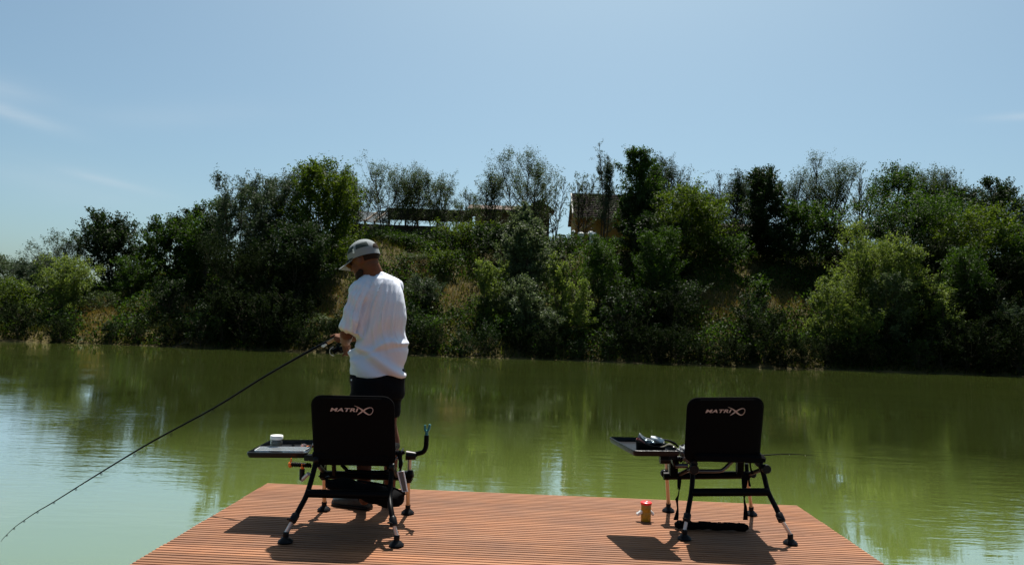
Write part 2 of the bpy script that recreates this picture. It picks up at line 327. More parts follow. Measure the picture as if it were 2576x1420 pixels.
def gen_tree(seed,H,R,kind,dens,leaf,t0,stems,updir=0.7,twigl=0.3,trunk_r=None,aspect=0.42,clump=1.0):
    r=np.random.RandomState(seed)
    lean=r.normal(0,0.10*R,(stems,2)); topo=r.uniform(-1,1,(stems,2))*R*(0.50 if stems>1 else 0.12)
    toph=H*(1-r.uniform(0,0.20,stems)*(np.arange(stems)>0)); ph=r.uniform(0,6.28,(stems,2))
    def stem(i,t):
        t=t[:,None]; xy=lean[i]+(topo[i])*t**1.3+0.05*R*np.sin(ph[i]+t*5)*t; xy=xy*np.minimum(t*3,1)**.5
        return np.concatenate([xy,(t[:,0]*toph[i])[:,None]],1)
    nb=int((40+20*H)*clump)
    bi=r.randint(0,stems,nb); bt=t0+(1-t0)*r.beta(1.15,1.0,nb)*0.985; az=r.uniform(0,2*np.pi,nb)
    tt=(bt-t0)/(1-t0); Lb=np.maximum(envelope(kind,tt),0.06)*R*r.uniform(0.55,1.12,nb)*(1.0 if stems==1 else 0.80)
    st=stem(bi,bt*(toph[bi]*0+1)); e=updir*(0.5+0.9*tt)+r.normal(0,0.15,nb)
    bd=np.stack([np.cos(az)*np.cos(e),np.sin(az)*np.cos(e),np.sin(e)],-1)
    Lz=Lb; lift=0.25*Lb*updir
    def bpt(i,s): return st[i]+bd[i]*(Lz[i]*s)[:,None]+np.array([0,0,1.0])*(lift[i]*s*s)[:,None]
    area=2.0*R*H*(1-t0)*0.78; nl=int(area*dens); per=22 if updir>0.9 else 14; ntw=max(nl//per,40)
    wgt=Lb+0.15*R; ti=r.choice(nb,ntw,p=wgt/wgt.sum()); ts=r.uniform(0.15,1.0,ntw)**0.75
    tp=bpt(ti,ts); td=unit(bd[ti]*0.7+r.normal(0,0.55,(ntw,3))+np.array([0,0,0.45*updir])); tl=(twigl*(0.5+r.uniform(0,1,ntw))*(0.5+0.25*R))[:,None]
    k=np.repeat(np.arange(ntw),per); s=r.uniform(0,1,len(k))[:,None]
    c=tp[k]+td[k]*tl[k]*s+r.normal(0,(0.035+0.02*R)*(0.45 if dens<350 and kind=='ovoid' and updir>0.9 else 1),(len(k),3)); d=unit(td[k]*0.8+r.normal(0,0.7,(len(k),3))+np.array([0,0,-0.25]))
    c[:,2]=np.maximum(c[:,2],0.05)
    nr=unit(r.normal(0,1,(len(k),3))+np.array([0,0,0.5])); l=leaf*0.86*r.uniform(0.6,1.35,len(k))
    V,Fc=quads(c,d,nr,l,l*aspect)
    # wood
    wb=MB(); tr=trunk_r or 0.018*H+0.01
    for i in range(stems):
        tvals=np.linspace(0,0.97,9); P=stem(np.full(9,i),tvals); P[0,2]=-0.3
        wb.tube([tuple(p) for p in P],[max(tr/(1+0.35*(stems-1))*(1-0.88*q),0.008) for q in tvals],6)
    for i in r.choice(nb,min(nb,120 if updir>0.9 else 40),replace=False):
        ss=np.array([0,0.35,0.7,1.0]); P=bpt(np.full(4,i),ss); rb=max(tr*0.32*(1-bt[i]*0.6),0.006)
        wb.tube([tuple(p) for p in P],[rb,rb*.7,rb*.45,0.004],4,cap=False)
    return V,Fc,wb
STY={ # kind, leaves per m2, leaf size, t0, stems, updir, twig, aspect
 'wisp':('ovoid',330,0.15,0.20,5,0.95,0.42,0.34),
 'thin':('ovoid',150,0.15,0.22,4,0.95,0.50,0.34),
 'willow':('ovoid',520,0.17,0.02,4,0.85,0.34,0.32),
 'full':('ovoid',480,0.18,0.04,3,0.75,0.30,0.48),
 'crown':('ovoid',330,0.20,0.22,3,0.65,0.30,0.50),
 'column':('column',360,0.19,0.12,2,0.95,0.26,0.45),
 'bush':('bush',480,0.15,0.0,7,0.75,0.26,0.45),
 'layer':('ovoid',330,0.20,0.18,3,0.35,0.42,0.42),
}
def plant(px,ytop,wpx,Yd,sty,lm,label,cat='tree',name=None,group=None,dens=1.0,seed=None,t0=None,bottom=None):
    X=W(px,ytop+40,Yd).x; zt=W(px,ytop,Yd).z; zb=float(height(X,Yd)); H=max(zt-zb,0.8); R=wpx*Yd/1800/2*(1.62 if sty!='bush' else 1.35)
    k,dn,lf,tt0,st,up,tw,asp=STY[sty]; seed=seed if seed is not None else int(px*7+ytop)
    if bottom is not None: tt0=max(0.0,min(0.7,(W(px,bottom,Yd).z-zb)/H))
    if t0 is not None: tt0=t0
    V,Fc,wb=gen_tree(seed,H,R,k,dn*dens*1.6,lf,tt0,st,up,tw,aspect=asp)
    kz=H*0.985/np.percentile(V[:,2],99.6); V[:,2]*=kz
    for v_ in wb.v: v_.z*=kz
    name=name or ('bush' if cat in('bush','shrub') else 'tree'); root=thing(name,(X,Yd,zb),label,cat,group)
    me=npmesh('crown' if name!='bush' else 'foliage',V,Fc,[LM[lm]]); c=bpy.data.objects.new('crown' if cat=='tree' else 'foliage',me); COL.objects.link(c); c.parent=root
    me2=bpy.data.meshes.new('trunk'); me2.from_pydata([tuple(x) for x in wb.v],[],wb.f); me2.materials.append(M_bark); me2.shade_smooth()
    t=bpy.data.objects.new('trunk' if cat=='tree' else 'stem',me2); COL.objects.link(t); t.parent=root
    return root
T=[
 # back row along the crest
 (868,432,90,57,'wisp','olive','thin pale tree peeking out right of the tall round bright green tree'),
 (972,398,160,55,'wisp','olive','airy upright willow rising over the dark slatted shelter above the angler','tree',{}),
 (1105,428,118,56,'wisp','olive','small airy tree above the right end of the dark shelter roof'),
 (1228,424,90,56,'wisp','olive','small see-through tree left of the tall airy tree near the wooden house'),
 (1335,378,165,55,'wisp','olive','tall airy tree with spreading branches over the small wooden gabled house'),
 (1462,425,90,58,'thin','olive','very sparse grey tree between the wooden house and the tiled roof'),
 (1523,368,66,57,'wisp','willow','narrow pointed tree standing over the left end of the tiled roof'),
 (1690,382,130,57,'wisp','dark','dark double topped tree right of the tall dark tree at the tiled house',),
 (1745,470,120,56,'crown','dark','low dark tree filling the gap right of the double topped tree'),
 (1848,432,100,57,'wisp','dark','slim dark tree left of the tall narrow dark tree on the right half'),
 (2075,382,150,57,'wisp','olive','tall lacy pale tree, highest of the right half of the bank'),
 (2000,440,120,58,'wisp','willow','pale wispy tree between the narrow dark tree and the tall lacy tree'),
 (2165,410,80,58,'thin','olive','very thin lacy tree right of the tall lacy tree'),
 (2232,404,140,55,'layer','green','broad flat topped green tree with layered boughs on the skyline'),
 (2325,420,120,57,'wisp','olive','loose olive tree on the skyline right of the flat topped tree'),
 (2415,452,150,56,'layer','dark','dark spreading tree reaching right over the far right skyline'),
 (2525,446,110,57,'crown','dark','dark clumpy tree on the skyline near the right edge'),
 (2590,480,90,57,'wisp','olive','pale wispy tree cut by the right edge of the picture'),
 (1040,436,110,57,'wisp','olive','airy tree between the tall willow and the small tree over the shelter'),
 (1170,480,80,58,'wisp','olive','short airy tree at the right end of the shelter roof'),
 (1398,440,70,57,'thin','olive','airy tree just right of the small wooden gabled house'),
 (1640,420,110,58,'wisp','willow','airy tree rising behind the tall dark leafy tree'),
 (1790,470,130,57,'wisp','dark','short dark airy tree left of the slim dark tree on the right half'),
 (1890,448,120,57,'wisp','willow','airy tree between the slim dark tree and the tall narrow dark tree'),
 (2370,430,110,58,'wisp','willow','airy tree between the loose olive tree and the dark spreading tree'),
 (2480,470,100,58,'wisp','olive','airy tree between the dark spreading tree and the dark clumpy tree'),
 (905,470,90,56,'wisp','willow','airy tree just right of the tall round bright green tree'),
 (655,440,120,48,'willow','willow','grey green willow between the pointed willow and the tall willow'),
 (480,520,110,49,'full','dark','dark tree on the slope between the mid green and dark green rounded trees'),
 (1010,590,120,50.5,'crown','dark','dark low tree directly below the slatted lean-to'),
 (1090,600,110,50,'crown','green','green low tree below the middle of the shelter wall'),
 (1240,560,110,48,'crown','dark','dark tree left of the silvery pointed tree'),
 (1405,600,80,48,'crown','dark','dark tree between the silvery rounded tree and the tiled house'),
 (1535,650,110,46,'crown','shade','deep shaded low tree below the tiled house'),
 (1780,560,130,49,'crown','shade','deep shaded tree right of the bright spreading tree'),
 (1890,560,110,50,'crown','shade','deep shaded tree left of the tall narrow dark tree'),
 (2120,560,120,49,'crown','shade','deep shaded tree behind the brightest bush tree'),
 (2250,540,140,50,'crown','dark','dark tree under the broad flat topped tree'),
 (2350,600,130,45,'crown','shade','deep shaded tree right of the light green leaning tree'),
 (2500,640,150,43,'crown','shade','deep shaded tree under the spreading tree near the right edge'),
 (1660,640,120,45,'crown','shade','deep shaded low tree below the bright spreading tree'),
 (1505,590,105,42,'willow','green','green feathery tree at the water left of the tall dark leafy tree'),
 (1655,565,125,42,'willow','green','green feathery tree at the water right of the tall dark leafy tree'),
 (2435,620,130,41,'willow','green','green feathery tree at the water below the spreading yellow green tree'),
 # left slope
 (805,398,190,45,'full','bright','tall round bright green tree, the biggest left of the angler','tree',{'dens':1.0}),
 (705,418,150,46,'willow','willow','tall grey green willow left of the round bright green tree'),
 (605,448,125,44,'willow','willow','pointed grey green willow with a ragged top mid way down the left slope'),
 (525,505,140,47,'full','green','dark green rounded tree left of the pointed willow'),
 (435,545,120,49,'crown','green','mid green tree at the left foot of the big tree group','tree',{'bottom':720}),
 (750,560,175,42,'willow','dark','wide dark tree filling the shade below the round bright green tree'),
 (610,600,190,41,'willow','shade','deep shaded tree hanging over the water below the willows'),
 (365,592,90,50,'crown','green','small distant tree right of the round dark tree on the far left','tree',{'bottom':720}),
 (290,536,160,48,'crown','dark','round dark tree with a lumpy top on the far left','tree',{'dens':1.3,'bottom':730}),
 (148,578,130,47,'wisp','willow','slender grey tree left of the round dark tree'),
 (60,632,110,62,'crown','willow','low grey green tree far away near the left edge'),
 (-20,640,120,64,'crown','olive','low olive tree far away cut by the left edge'),
 # middle slope
 (1602,378,115,50,'full','green','tall dark leafy tree in front of the tiled house with a bare lower trunk','tree',{'dens':1.3,'bottom':700}),
 (1592,480,110,49,'crown','dark','dark leafy tree wrapped round the foot of the tall tree by the tiled house'),
 (1180,545,120,50,'layer','bright','yellow green tree growing in front of the right end of the shelter'),
 (1290,505,120,43,'column','pale','silvery pointed tree standing left of the small wooden house','tree',{'dens':1.4}),
 (1352,548,110,42,'full','pale','silvery rounded tree in front of the small wooden house'),
 (1725,478,190,48,'layer','bright','bright green spreading tree right of the tall dark leafy tree','tree',{'dens':1.2}),
 (1935,420,112,50,'full','dark','tall narrow dark tree on the right half of the bank','tree',{'dens':1.5,'bottom':700}),
 (1845,590,130,47,'crown','green','rounded olive green tree below the white wall'),
 (2055,505,150,49,'crown','green','green tree right of the tall narrow dark tree'),
 (2300,480,240,50,'layer','green','wide green tree filling the slope behind the light green waterside bush'),
 (2175,566,165,40.5,'willow','lime','light green pointed bush tree by the water, brightest on the right half','tree',{'dens':1.1}),
 (2262,596,105,40,'willow','lime','light green tree leaning against the brightest bush tree'),
 (2480,520,210,46,'layer','bright','spreading yellow green tree on thin dark stems near the right edge','tree',{'bottom':720}),
 (2580,560,130,44,'crown','green','mid green tree cut by the right edge below the skyline trees'),
 (2420,600,120,50,'crown','dark','shaded tree between the two light green trees on the right'),
 (2400,640,190,46,'full','dark','dark low tree under the spreading yellow green tree'),
 (1650,540,130,47,'crown','dark','dark low tree on the slope between the tall leafy tree and the bright spreading tree'),
 (1985,560,110,48,'crown','dark','dark low tree right of the narrow dark tree'),
 (1440,585,70,53,'crown','green','small green tree under the left corner of the tiled house'),
]
for row in T:
    row=list(row); kw=row.pop() if isinstance(row[-1],dict) else {}
    cat=row[7] if len(row)>7 else 'tree'
    plant(*row[:7],cat=cat,**kw)
B=[
 (165,640,170,41,'bush','lime','tall light green bush at the water on the far left'),
 (70,655,150,46,'bush','willow','grey green bush on the left bank behind the far left waterside bush'),
 (15,690,150,41,'bush','bright','yellow green bush at the water cut by the left edge'),
 (335,640,110,45,'bush','green','mid green bush below the round dark tree on the far left'),
 (420,695,100,41,'bush','dark','dark upright bush between two dry grass patches on the left bank'),
 (250,730,90,42,'bush','olive','olive bush beside a dry grass patch on the left bank'),
 (1105,625,95,46,'bush','bright','small yellow green bush on the slope right of the cap'),
 (1045,660,120,47,'bush','olive','olive bush on the slope behind the angler, just right of his neck'),
 (1065,690,110,42,'bush','willow','dark grey green bush right of the angler\'s shoulder'),
 (1060,790,130,39,'bush','green','leafy bush at the water right of the angler\'s back'),
 (1000,600,120,51,'bush','green','green bush below the slatted shelter'),
 (1125,600,90,52,'bush','dark','dark bush under the right end of the shelter wall'),
 (1235,650,90,40,'bush','lime','light green bush at the left foot of the silvery pointed tree'),
 (1325,690,130,39,'bush','pale','silvery bush at the foot of the two silvery trees'),
 (1410,632,90,40,'bush','lime','light green upright bush right of the silvery trees'),
 (1455,700,90,39,'bush','lime','bright bush low over the water right of the silvery trees'),
 (1560,720,140,42,'bush','dark','dark bush at the foot of the tall leafy tree'),
 (1805,600,110,50,'bush','green','yellowish bush left of the rounded olive tree under the white wall'),
 (1700,700,150,41,'bush','dark','dark bush left of the largest dry grass patch on the right'),
 (1908,700,55,44,'bush','green','olive bush right of the largest dry grass patch'),
 (2150,760,120,38.6,'bush','lime','low light green bush at the water under the brightest bush tree'),
 (1290,790,110,38.6,'bush','green','low green bush at the water under the silvery bush'),
 (1380,770,110,38.6,'bush','pale','low pale bush at the water between the two light green upright bushes'),
 (2085,690,110,39,'bush','lime','pale bush at the water left of the brightest bush tree'),
 (2235,690,120,39,'bush','pale','pale leafy bush at the water below the brightest bush tree'),
 (2375,690,100,39,'bush','lime','pale bush at the water right of the brightest bush tree'),
 (2540,760,110,39,'bush','willow','grey bush at the water near the right edge'),
 (1222,745,80,40,'bush','olive','olive bush at the water left of the light green bushes'),
 (815,800,110,38.5,'bush','olive','olive brown bush at the water left of the angler\'s arm'),
]
for row in B: plant(*row,cat='bush')
# low bushes overhanging the waterline: six kinds copied along the shore
protos=[]
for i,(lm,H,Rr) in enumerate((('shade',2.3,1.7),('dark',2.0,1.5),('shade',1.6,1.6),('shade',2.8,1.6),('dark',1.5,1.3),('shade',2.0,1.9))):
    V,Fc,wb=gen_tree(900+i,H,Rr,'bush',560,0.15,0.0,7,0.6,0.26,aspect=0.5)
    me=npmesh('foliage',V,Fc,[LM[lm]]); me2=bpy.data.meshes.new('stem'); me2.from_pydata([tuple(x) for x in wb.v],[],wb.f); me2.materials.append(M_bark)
    root=thing('waterside_bush',(0,0,0),'low dark green bush hanging over the waterline of the far bank','bush','low dark bushes along the waterline')
    a=bpy.data.objects.new('foliage',me); c=bpy.data.objects.new('stem',me2)
    for q in (a,c): COL.objects.link(q); q.parent=root
    protos.append((root,a,c))
LMK=[(0,'at the left picture edge'),(110,'below the tall light green far left bush'),(300,'below the round dark far left tree'),(400,'below the upright dark bush'),(520,'below the deep shaded tree'),(690,'below the tall grey green willow'),(830,'left of the angler'),(1030,'right of the angler'),(1180,'left of the silvery pointed tree'),(1300,'below the two silvery trees'),(1430,'below the wooden house side bushes'),(1560,'below the tall dark leafy tree'),(1720,'below the bright spreading tree'),(1850,'below the white wall'),(1960,'below the narrow dark tree'),(2090,'below the brightest bush tree'),(2280,'below the pale leafy bush'),(2420,'below the spreading yellow green tree'),(2530,'at the right picture edge')]
ORD=['first','second','third','fourth','fifth','sixth','seventh','eighth','ninth','tenth']
spots=[]; x=-27.0
rr=random.Random(5)
while x<29.5:
    px=1288+x/37.5*1800
    dense = 1.0 if px<480 else (1.5 if 500<px<860 or px>1480 else 1.2)
    spots.append((x,float(shore(x))+rr.uniform(0.0,0.45),rr.uniform(0.45,0.75) if px<480 else rr.uniform(0.75,1.1),0))
    pch=any(a_<px<b_ for a_,b_ in ((1755,1890),(1920,2035),(2040,2300),(1180,1480),(1085,1195),(775,875),(420,510),(200,315)))
    if pch: spots[-1]=(x,spots[-1][1]-0.1,0.62,0)
    if (px>1450 or 500<px<830) and not pch: spots.append((x+rr.uniform(-.6,.6),float(shore(x))+rr.uniform(1.8,3.6),rr.uniform(1.0,1.4),1))
    x+=rr.uniform(1.2,1.9)/dense*1.15
used=set(); cnt={}
for i,(x,y,s,row_) in enumerate(sorted(spots)):
    k=rr.randrange(6); root,a,c=protos[k]
    if k in used:
        root=root.copy(); COL.objects.link(root)
        for q in (a,c): q2=q.copy(); COL.objects.link(q2); q2.parent=root
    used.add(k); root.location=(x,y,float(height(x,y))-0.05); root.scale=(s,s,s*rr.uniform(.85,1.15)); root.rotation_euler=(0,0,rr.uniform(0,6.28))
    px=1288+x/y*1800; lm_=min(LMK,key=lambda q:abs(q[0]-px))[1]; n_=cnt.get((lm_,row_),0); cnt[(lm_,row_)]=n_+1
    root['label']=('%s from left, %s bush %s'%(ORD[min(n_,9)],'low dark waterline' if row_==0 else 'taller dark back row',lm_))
# undergrowth: countless low leaves over the slope
def under(name,n,lm,mask,label):
    X=rs.uniform(-33,35,n*3); Yv=rs.uniform(36.4,55,n*3); k=mask(X,Yv)&(Yv>shore(X)-0.1); X=X[k][:n]; Yv=Yv[k][:n]; n=len(X)
    Z=height(X,Yv)+rs.uniform(0,1,n)**1.5*(0.75+0.5*vnoise(X,Yv,2.1))
    c=np.stack([X,Yv,Z],-1); d=unit(rs.normal(size=(n,3))); nr=unit(rs.normal(size=(n,3))+[0,0,.8]); l=rs.uniform(0.08,0.2,n)
    V,Fc=quads(c,d,nr,l,l*0.55); me=npmesh(name,V,Fc,[LM[lm]]); o=bpy.data.objects.new(name,me); COL.objects.link(o); tag(o,label,'undergrowth',kind='stuff')
under('undergrowth',170000,'green',lambda X,Yv:nodry(X,Yv)&(vnoise(X,Yv,1.4)>-0.55),'low leafy undergrowth and brambles covering the far bank')
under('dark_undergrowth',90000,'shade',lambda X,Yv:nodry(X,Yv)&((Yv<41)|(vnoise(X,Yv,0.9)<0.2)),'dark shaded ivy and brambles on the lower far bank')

# ------------------------------------------------------------------ buildings on the crest
M_tile=mat('weathered_roof_tiles',(0.055,0.035,0.028),0.8,0.2,col2=(0.12,0.080,0.062),scale=4,bump=0.4,bscale=9)
M_dkroof=mat('dark_shelter_roof',(0.018,0.016,0.014),0.7,0.2,col2=(0.03,0.027,0.022),scale=3)
M_wood=mat('dark_brown_timber',(0.05,0.032,0.018),0.7,0.2,col2=(0.09,0.06,0.032),scale=5,stretch=(4,4,0.4))
M_tan=mat('tan_timber_cladding',(0.20,0.13,0.065),0.8,0.1,col2=(0.12,0.08,0.04),scale=4,stretch=(5,5,0.3))
M_ochre=mat('ochre_render',(0.34,0.20,0.05),0.85,0.1,col2=(0.26,0.15,0.04),scale=1.5)
M_stone=mat('dark_stone_wall',(0.06,0.05,0.04),0.9,0.1,col2=(0.12,0.10,0.08),scale=2.5,bump=0.6,bscale=4)
M_wht=mat('white_limewash',(0.75,0.75,0.72),0.8,0.1,col2=(0.6,0.6,0.56),scale=2)
M_glass=mat('dark_window_glass',(0.02,0.025,0.03),0.08,0.8)
def prism_roof(mb,a,b,ridge_h,over,dep,th=0.12):
    """gable roof, ridge along a->b (eave-level end points of the ridge line), slopes falling to both sides"""
    a=Vector(a);b=Vector(b);d=(b-a).normalized(); s=d.cross(Vector((0,0,1)))
    for sg in (1,-1):
        r0=a-d*over+Vector((0,0,ridge_h)); r1=b+d*over+Vector((0,0,ridge_h)); e0=a-d*over+s*sg*dep; e1=b+d*over+s*sg*dep
        up=Vector((0,0,th)); vs=[r0,r1,e1,e0]; vs=vs+[v+up for v in vs]
        mb.add(vs,[(0,1,2,3),(7,6,5,4),(0,4,5,1),(1,5,6,2),(2,6,7,3),(3,7,4,0)])
# open shelter with slatted lean-to on its left
YS=61.0
p0=W(975,545,YS); p1=W(1189,548,YS); ztop=W(1080,522,YS).z; zed=W(1080,538,YS).z; fl=float(height(p0.x,YS))-0.1
sh=thing('garden_shelter',(0.5*(p0.x+p1.x),YS+2,fl),'long dark open shelter with slatted lean-to on the crest above the angler','shelter')
mb=MB(); xl,xr=p0.x,p1.x
mb.add([(xl,YS+4,ztop),(xr-0.9,YS+4,ztop),(xr,YS,zed),(xl-0.9,YS,zed),(xl,YS+4,ztop+.14),(xr-0.9,YS+4,ztop+.14),(xr,YS,zed+.14),(xl-0.9,YS,zed+.14)],[(3,2,1,0),(4,5,6,7),(0,1,5,4),(1,2,6,5),(2,3,7,6),(3,0,4,7)])
zf0,zf1=W(1080,556,YS).z,W(1080,526,YS).z; mb.box(((xl+xr)/2,YS-0.05,(zf0+zf1)/2),(xr-xl,0.08,zf1-zf0))
mb.obj('roof',M_dkroof,sh,smooth=False)
for px in (978,1020,1050,1100,1148,1183):
    x=W(px,560,YS).x; q=MB(); zb=float(height(x,YS+.1))-0.2; q.box((x,YS+.1,(zb+zed)/2),(0.16,0.16,zed-zb)); q.obj('post',M_wood,sh,smooth=False)
q=MB(); q.box(((xl+xr)/2,YS+3.9,fl+0.7),(xr-xl,0.1,1.0)); q.obj('back_rail',M_wood,sh,smooth=False)
xs0=W(872,540,YS).x
for k in range(13):
    t=k/12; y=YS+4.2-5.0*t; z=ztop+0.15-1.55*t; q=MB(); q.beam((xs0-0.1+0.4*t,y,z),(xl-0.5+0.9*t,y,z-0.22),0.16,0.035,(0,-0.3,1)); q.obj('roof_slat',M_dkroof,sh,smooth=False)
for x in (xs0+0.3,(xs0+xl)/2,xl-0.95):
    q=MB(); q.beam((x,YS+4.3,ztop+0.06),(x,YS-0.9,ztop-1.5),0.12,0.16); zb=float(height(x,YS-.8))-0.2; q.box((x,YS-0.8,(zb+ztop-1.5)/2),(0.13,0.13,ztop-1.5-zb)); q.obj('rafter',M_wood,sh,smooth=False)
# low stone wall in front of the shelter
q=MB(); a=W(845,600,57.5); c=W(1130,600,57.5); zt=W(980,566,57.5).z; zb=float(height(a.x,57.5))-0.8
q.box(((a.x+c.x)/2,57.5,(zt+zb)/2),(c.x-a.x,0.5,zt-zb)); o=q.obj('stone_wall',M_stone,smooth=False); top(o,'low dark stone wall running along the crest in front of the open shelter','wall')
# wooden gabled house with tiled roof
YH=60.0; xa=W(1187,530,YH).x; xb=W(1372,530,YH).x; zt=W(1350,517,YH).z; ze=W(1290,531,YH).z; g=float(height(xb,YH))-0.2
hs=thing('wooden_house',((xa+xb)/2,YH+1.5,g),'small tan timber house with a tiled gable roof among the trees right of the shelter','house')
q=MB(); q.box(((xa+xb)/2,YH+1.6,(g+ze)/2),(xb-xa-0.6,2.9,ze-g)); 
M_=[(xb-0.3,YH+0.15,ze),(xb-0.3,YH+3.05,ze),(xb-0.3,YH+1.6,zt-0.08),(xb-0.42,YH+0.15,ze),(xb-0.42,YH+3.05,ze),(xb-0.42,YH+1.6,zt-0.08)]
q.add(M_,[(0,1,2),(5,4,3),(0,2,5,3),(1,4,5,2),(0,3,4,1)]); q.obj('wall',M_tan,hs,smooth=False)
q=MB(); prism_roof(q,(xa,YH+1.6,ze-0.05),(xb-0.3,YH+1.6,ze-0.05),zt-ze+0.1,0.35,1.9); q.obj('roof',M_tile,hs,smooth=False)
for xx in (xb-1.6,xb-4.0): q=MB(); q.box((xx,YH+0.13,g+1.6),(0.8,0.06,0.9)); q.obj('window',M_glass,hs,smooth=False)
# small gabled porch hut facing the water (right end)
xp0=W(1318,540,59).x; xp1=W(1392,540,59).x; zt2=W(1362,511,59).z; ze2=W(1362,533,59).z; g2=float(height(xp1,59))-0.2
hp=thing('gabled_hut',((xp0+xp1)/2,59,g2),'tan wooden hut whose gable end faces the water beside the silvery trees','hut')
q=MB(); xm=(xp0+xp1)/2; q.box((xm,59.0,(g2+ze2)/2),(xp1-xp0-0.7,1.6,ze2-g2)); hw=(xp1-xp0)/2-0.35
q.add([(xm-hw,58.2,ze2),(xm+hw,58.2,ze2),(xm,58.2,zt2-.05),(xm-hw,59.8,ze2),(xm+hw,59.8,ze2),(xm,59.8,zt2-.05)],[(0,1,2),(5,4,3),(0,2,5,3),(1,4,5,2),(0,3,4,1)]); q.obj('wall',M_tan,hp,smooth=False)
q=MB(); prism_roof(q,(xm,58.2,ze2-0.1),(xm,59.8,ze2-0.1),zt2-ze2+0.12,0.3,hw+0.4,0.1); q.obj('roof',M_tile,hp,smooth=False)
q=MB(); q.box((xm-0.1,58.17,(g2+ze2)/2+0.1),(0.07,0.05,ze2-g2-0.3)); q.obj('door_frame',M_wht,hp,smooth=False)
# ochre house with big tiled roof
YO=62.0; xa=W(1432,547,YO).x; xb=W(1690,547,YO).x; zt=W(1560,491,YO+2.6).z; ze=W(1560,548,YO).z; g=float(height(xb,YO))-0.3
ho=thing('ochre_house',((xa+xb)/2,YO+3,g),'ochre rendered house with a large brown tiled roof behind the tall leafy tree','house')
q=MB(); q.box(((xa+xb)/2,YO+3.0,(g+ze)/2),(xb-xa-1.2,4.6,ze-g+0.05)); 
for X_ in (xa+0.6,xb-0.72): q.add([(X_,YO+.7,ze),(X_,YO+5.3,ze),(X_,YO+3,zt-.15),(X_+.12,YO+.7,ze),(X_+.12,YO+5.3,ze),(X_+.12,YO+3,zt-.15)],[(0,2,1),(3,4,5),(0,3,5,2),(1,2,5,4),(0,1,4,3)])
q.obj('wall',M_ochre,ho,smooth=False)
rf=MB(); prism_roof(rf,(xa+0.7,YO+3,ze-0.1),(xb-0.6,YO+3,ze-0.1),zt-ze+0.1,0.35,3.0)
rf=rf.obj('roof',M_tile,ho,smooth=False)
q=MB()
for k in range(13):      # tile courses on the side towards the water
    t=(k+0.5)/13; q.box(((xa+xb)/2,YO+3-3.0*t,ze-0.1+(zt-ze+0.1)*(1-t)+0.16),(xb-xa-0.7,0.05,0.06))
q.obj('tile_courses',M_tile,rf,smooth=False)
q=MB(); q.beam((xa+0.33,YO+2.95,zt+0.05),(xa+0.33,YO+0.4,ze+0.32),0.10,0.16); q.obj('barge_board',M_wht,ho,smooth=False)
for xx in (xa+2.2,xa+4.4,xb-2.0): 
    q=MB(); q.box((xx,YO+0.68,g+1.7),(0.9,0.06,1.0)); wn=q.obj('window',M_glass,ho,smooth=False)
    q=MB(); q.box((xx,YO+0.645,g+1.18),(1.1,0.1,0.07)); q.obj('sill',M_wht,wn,smooth=False)
# low dark building and white wall on the right
YL=60.0; xa=W(1745,575,YL).x; xb=W(1925,575,YL).x; zt=W(1850,556,YL).z; ze=W(1850,572,YL).z; g=float(height(xb,YL))-0.2
hl=thing('low_outbuilding',((xa+xb)/2,YL+2,g),'low dark outbuilding with a red brown roof behind the slim dark tree','outbuilding')
q=MB(); q.box(((xa+xb)/2,YL+2,(g+ze)/2),(xb-xa-.5,3.2,ze-g)); q.obj('wall',M_wood,hl,smooth=False)
q=MB(); prism_roof(q,(xa+.3,YL+2,ze-.05),(xb-.3,YL+2,ze-.05),zt-ze,0.3,2.0); q.obj('roof',M_tile,hl,smooth=False)
YWl=56.0; xa=W(1792,601,YWl).x; xb=W(1905,601,YWl).x; zt=W(1850,597,YWl).z
q=MB(); q.box(((xa+xb)/2,YWl,zt-0.7),(xb-xa,0.3,1.4)); o=q.obj('white_wall',M_wht,smooth=False); top(o,'low white wall glimpsed between the trees below the dark outbuilding','wall')
for i,(px,py,s_,lb) in enumerate(((1442,583,0.16,'small upright white garden stone left of the ochre house'),(1461,590,0.26,'pointed white garden stone in front of the ochre house'),(1489,590,0.34,'broad white garden stone right of the pointed one, in front of the ochre house'))):
    p=W(px,py,54.5); q=MB(); q.ell((0,0,0),(s_,s_*.7,s_*.8),n=9,k=6); 
    for v_ in q.v: v_ += Vector((random.uniform(-1,1),random.uniform(-1,1),random.uniform(-1,1)))*s_*0.16+p
    zz=float(height(p.x,54.5)); q.lathe((p.x,54.5,zz-.1),[(s_*.8,0),(s_*.4,max(p.z-zz,0.1))],8); o=q.obj('garden_stone',M_wht,smooth=False); top(o,lb,'stone','white stones on the crest')

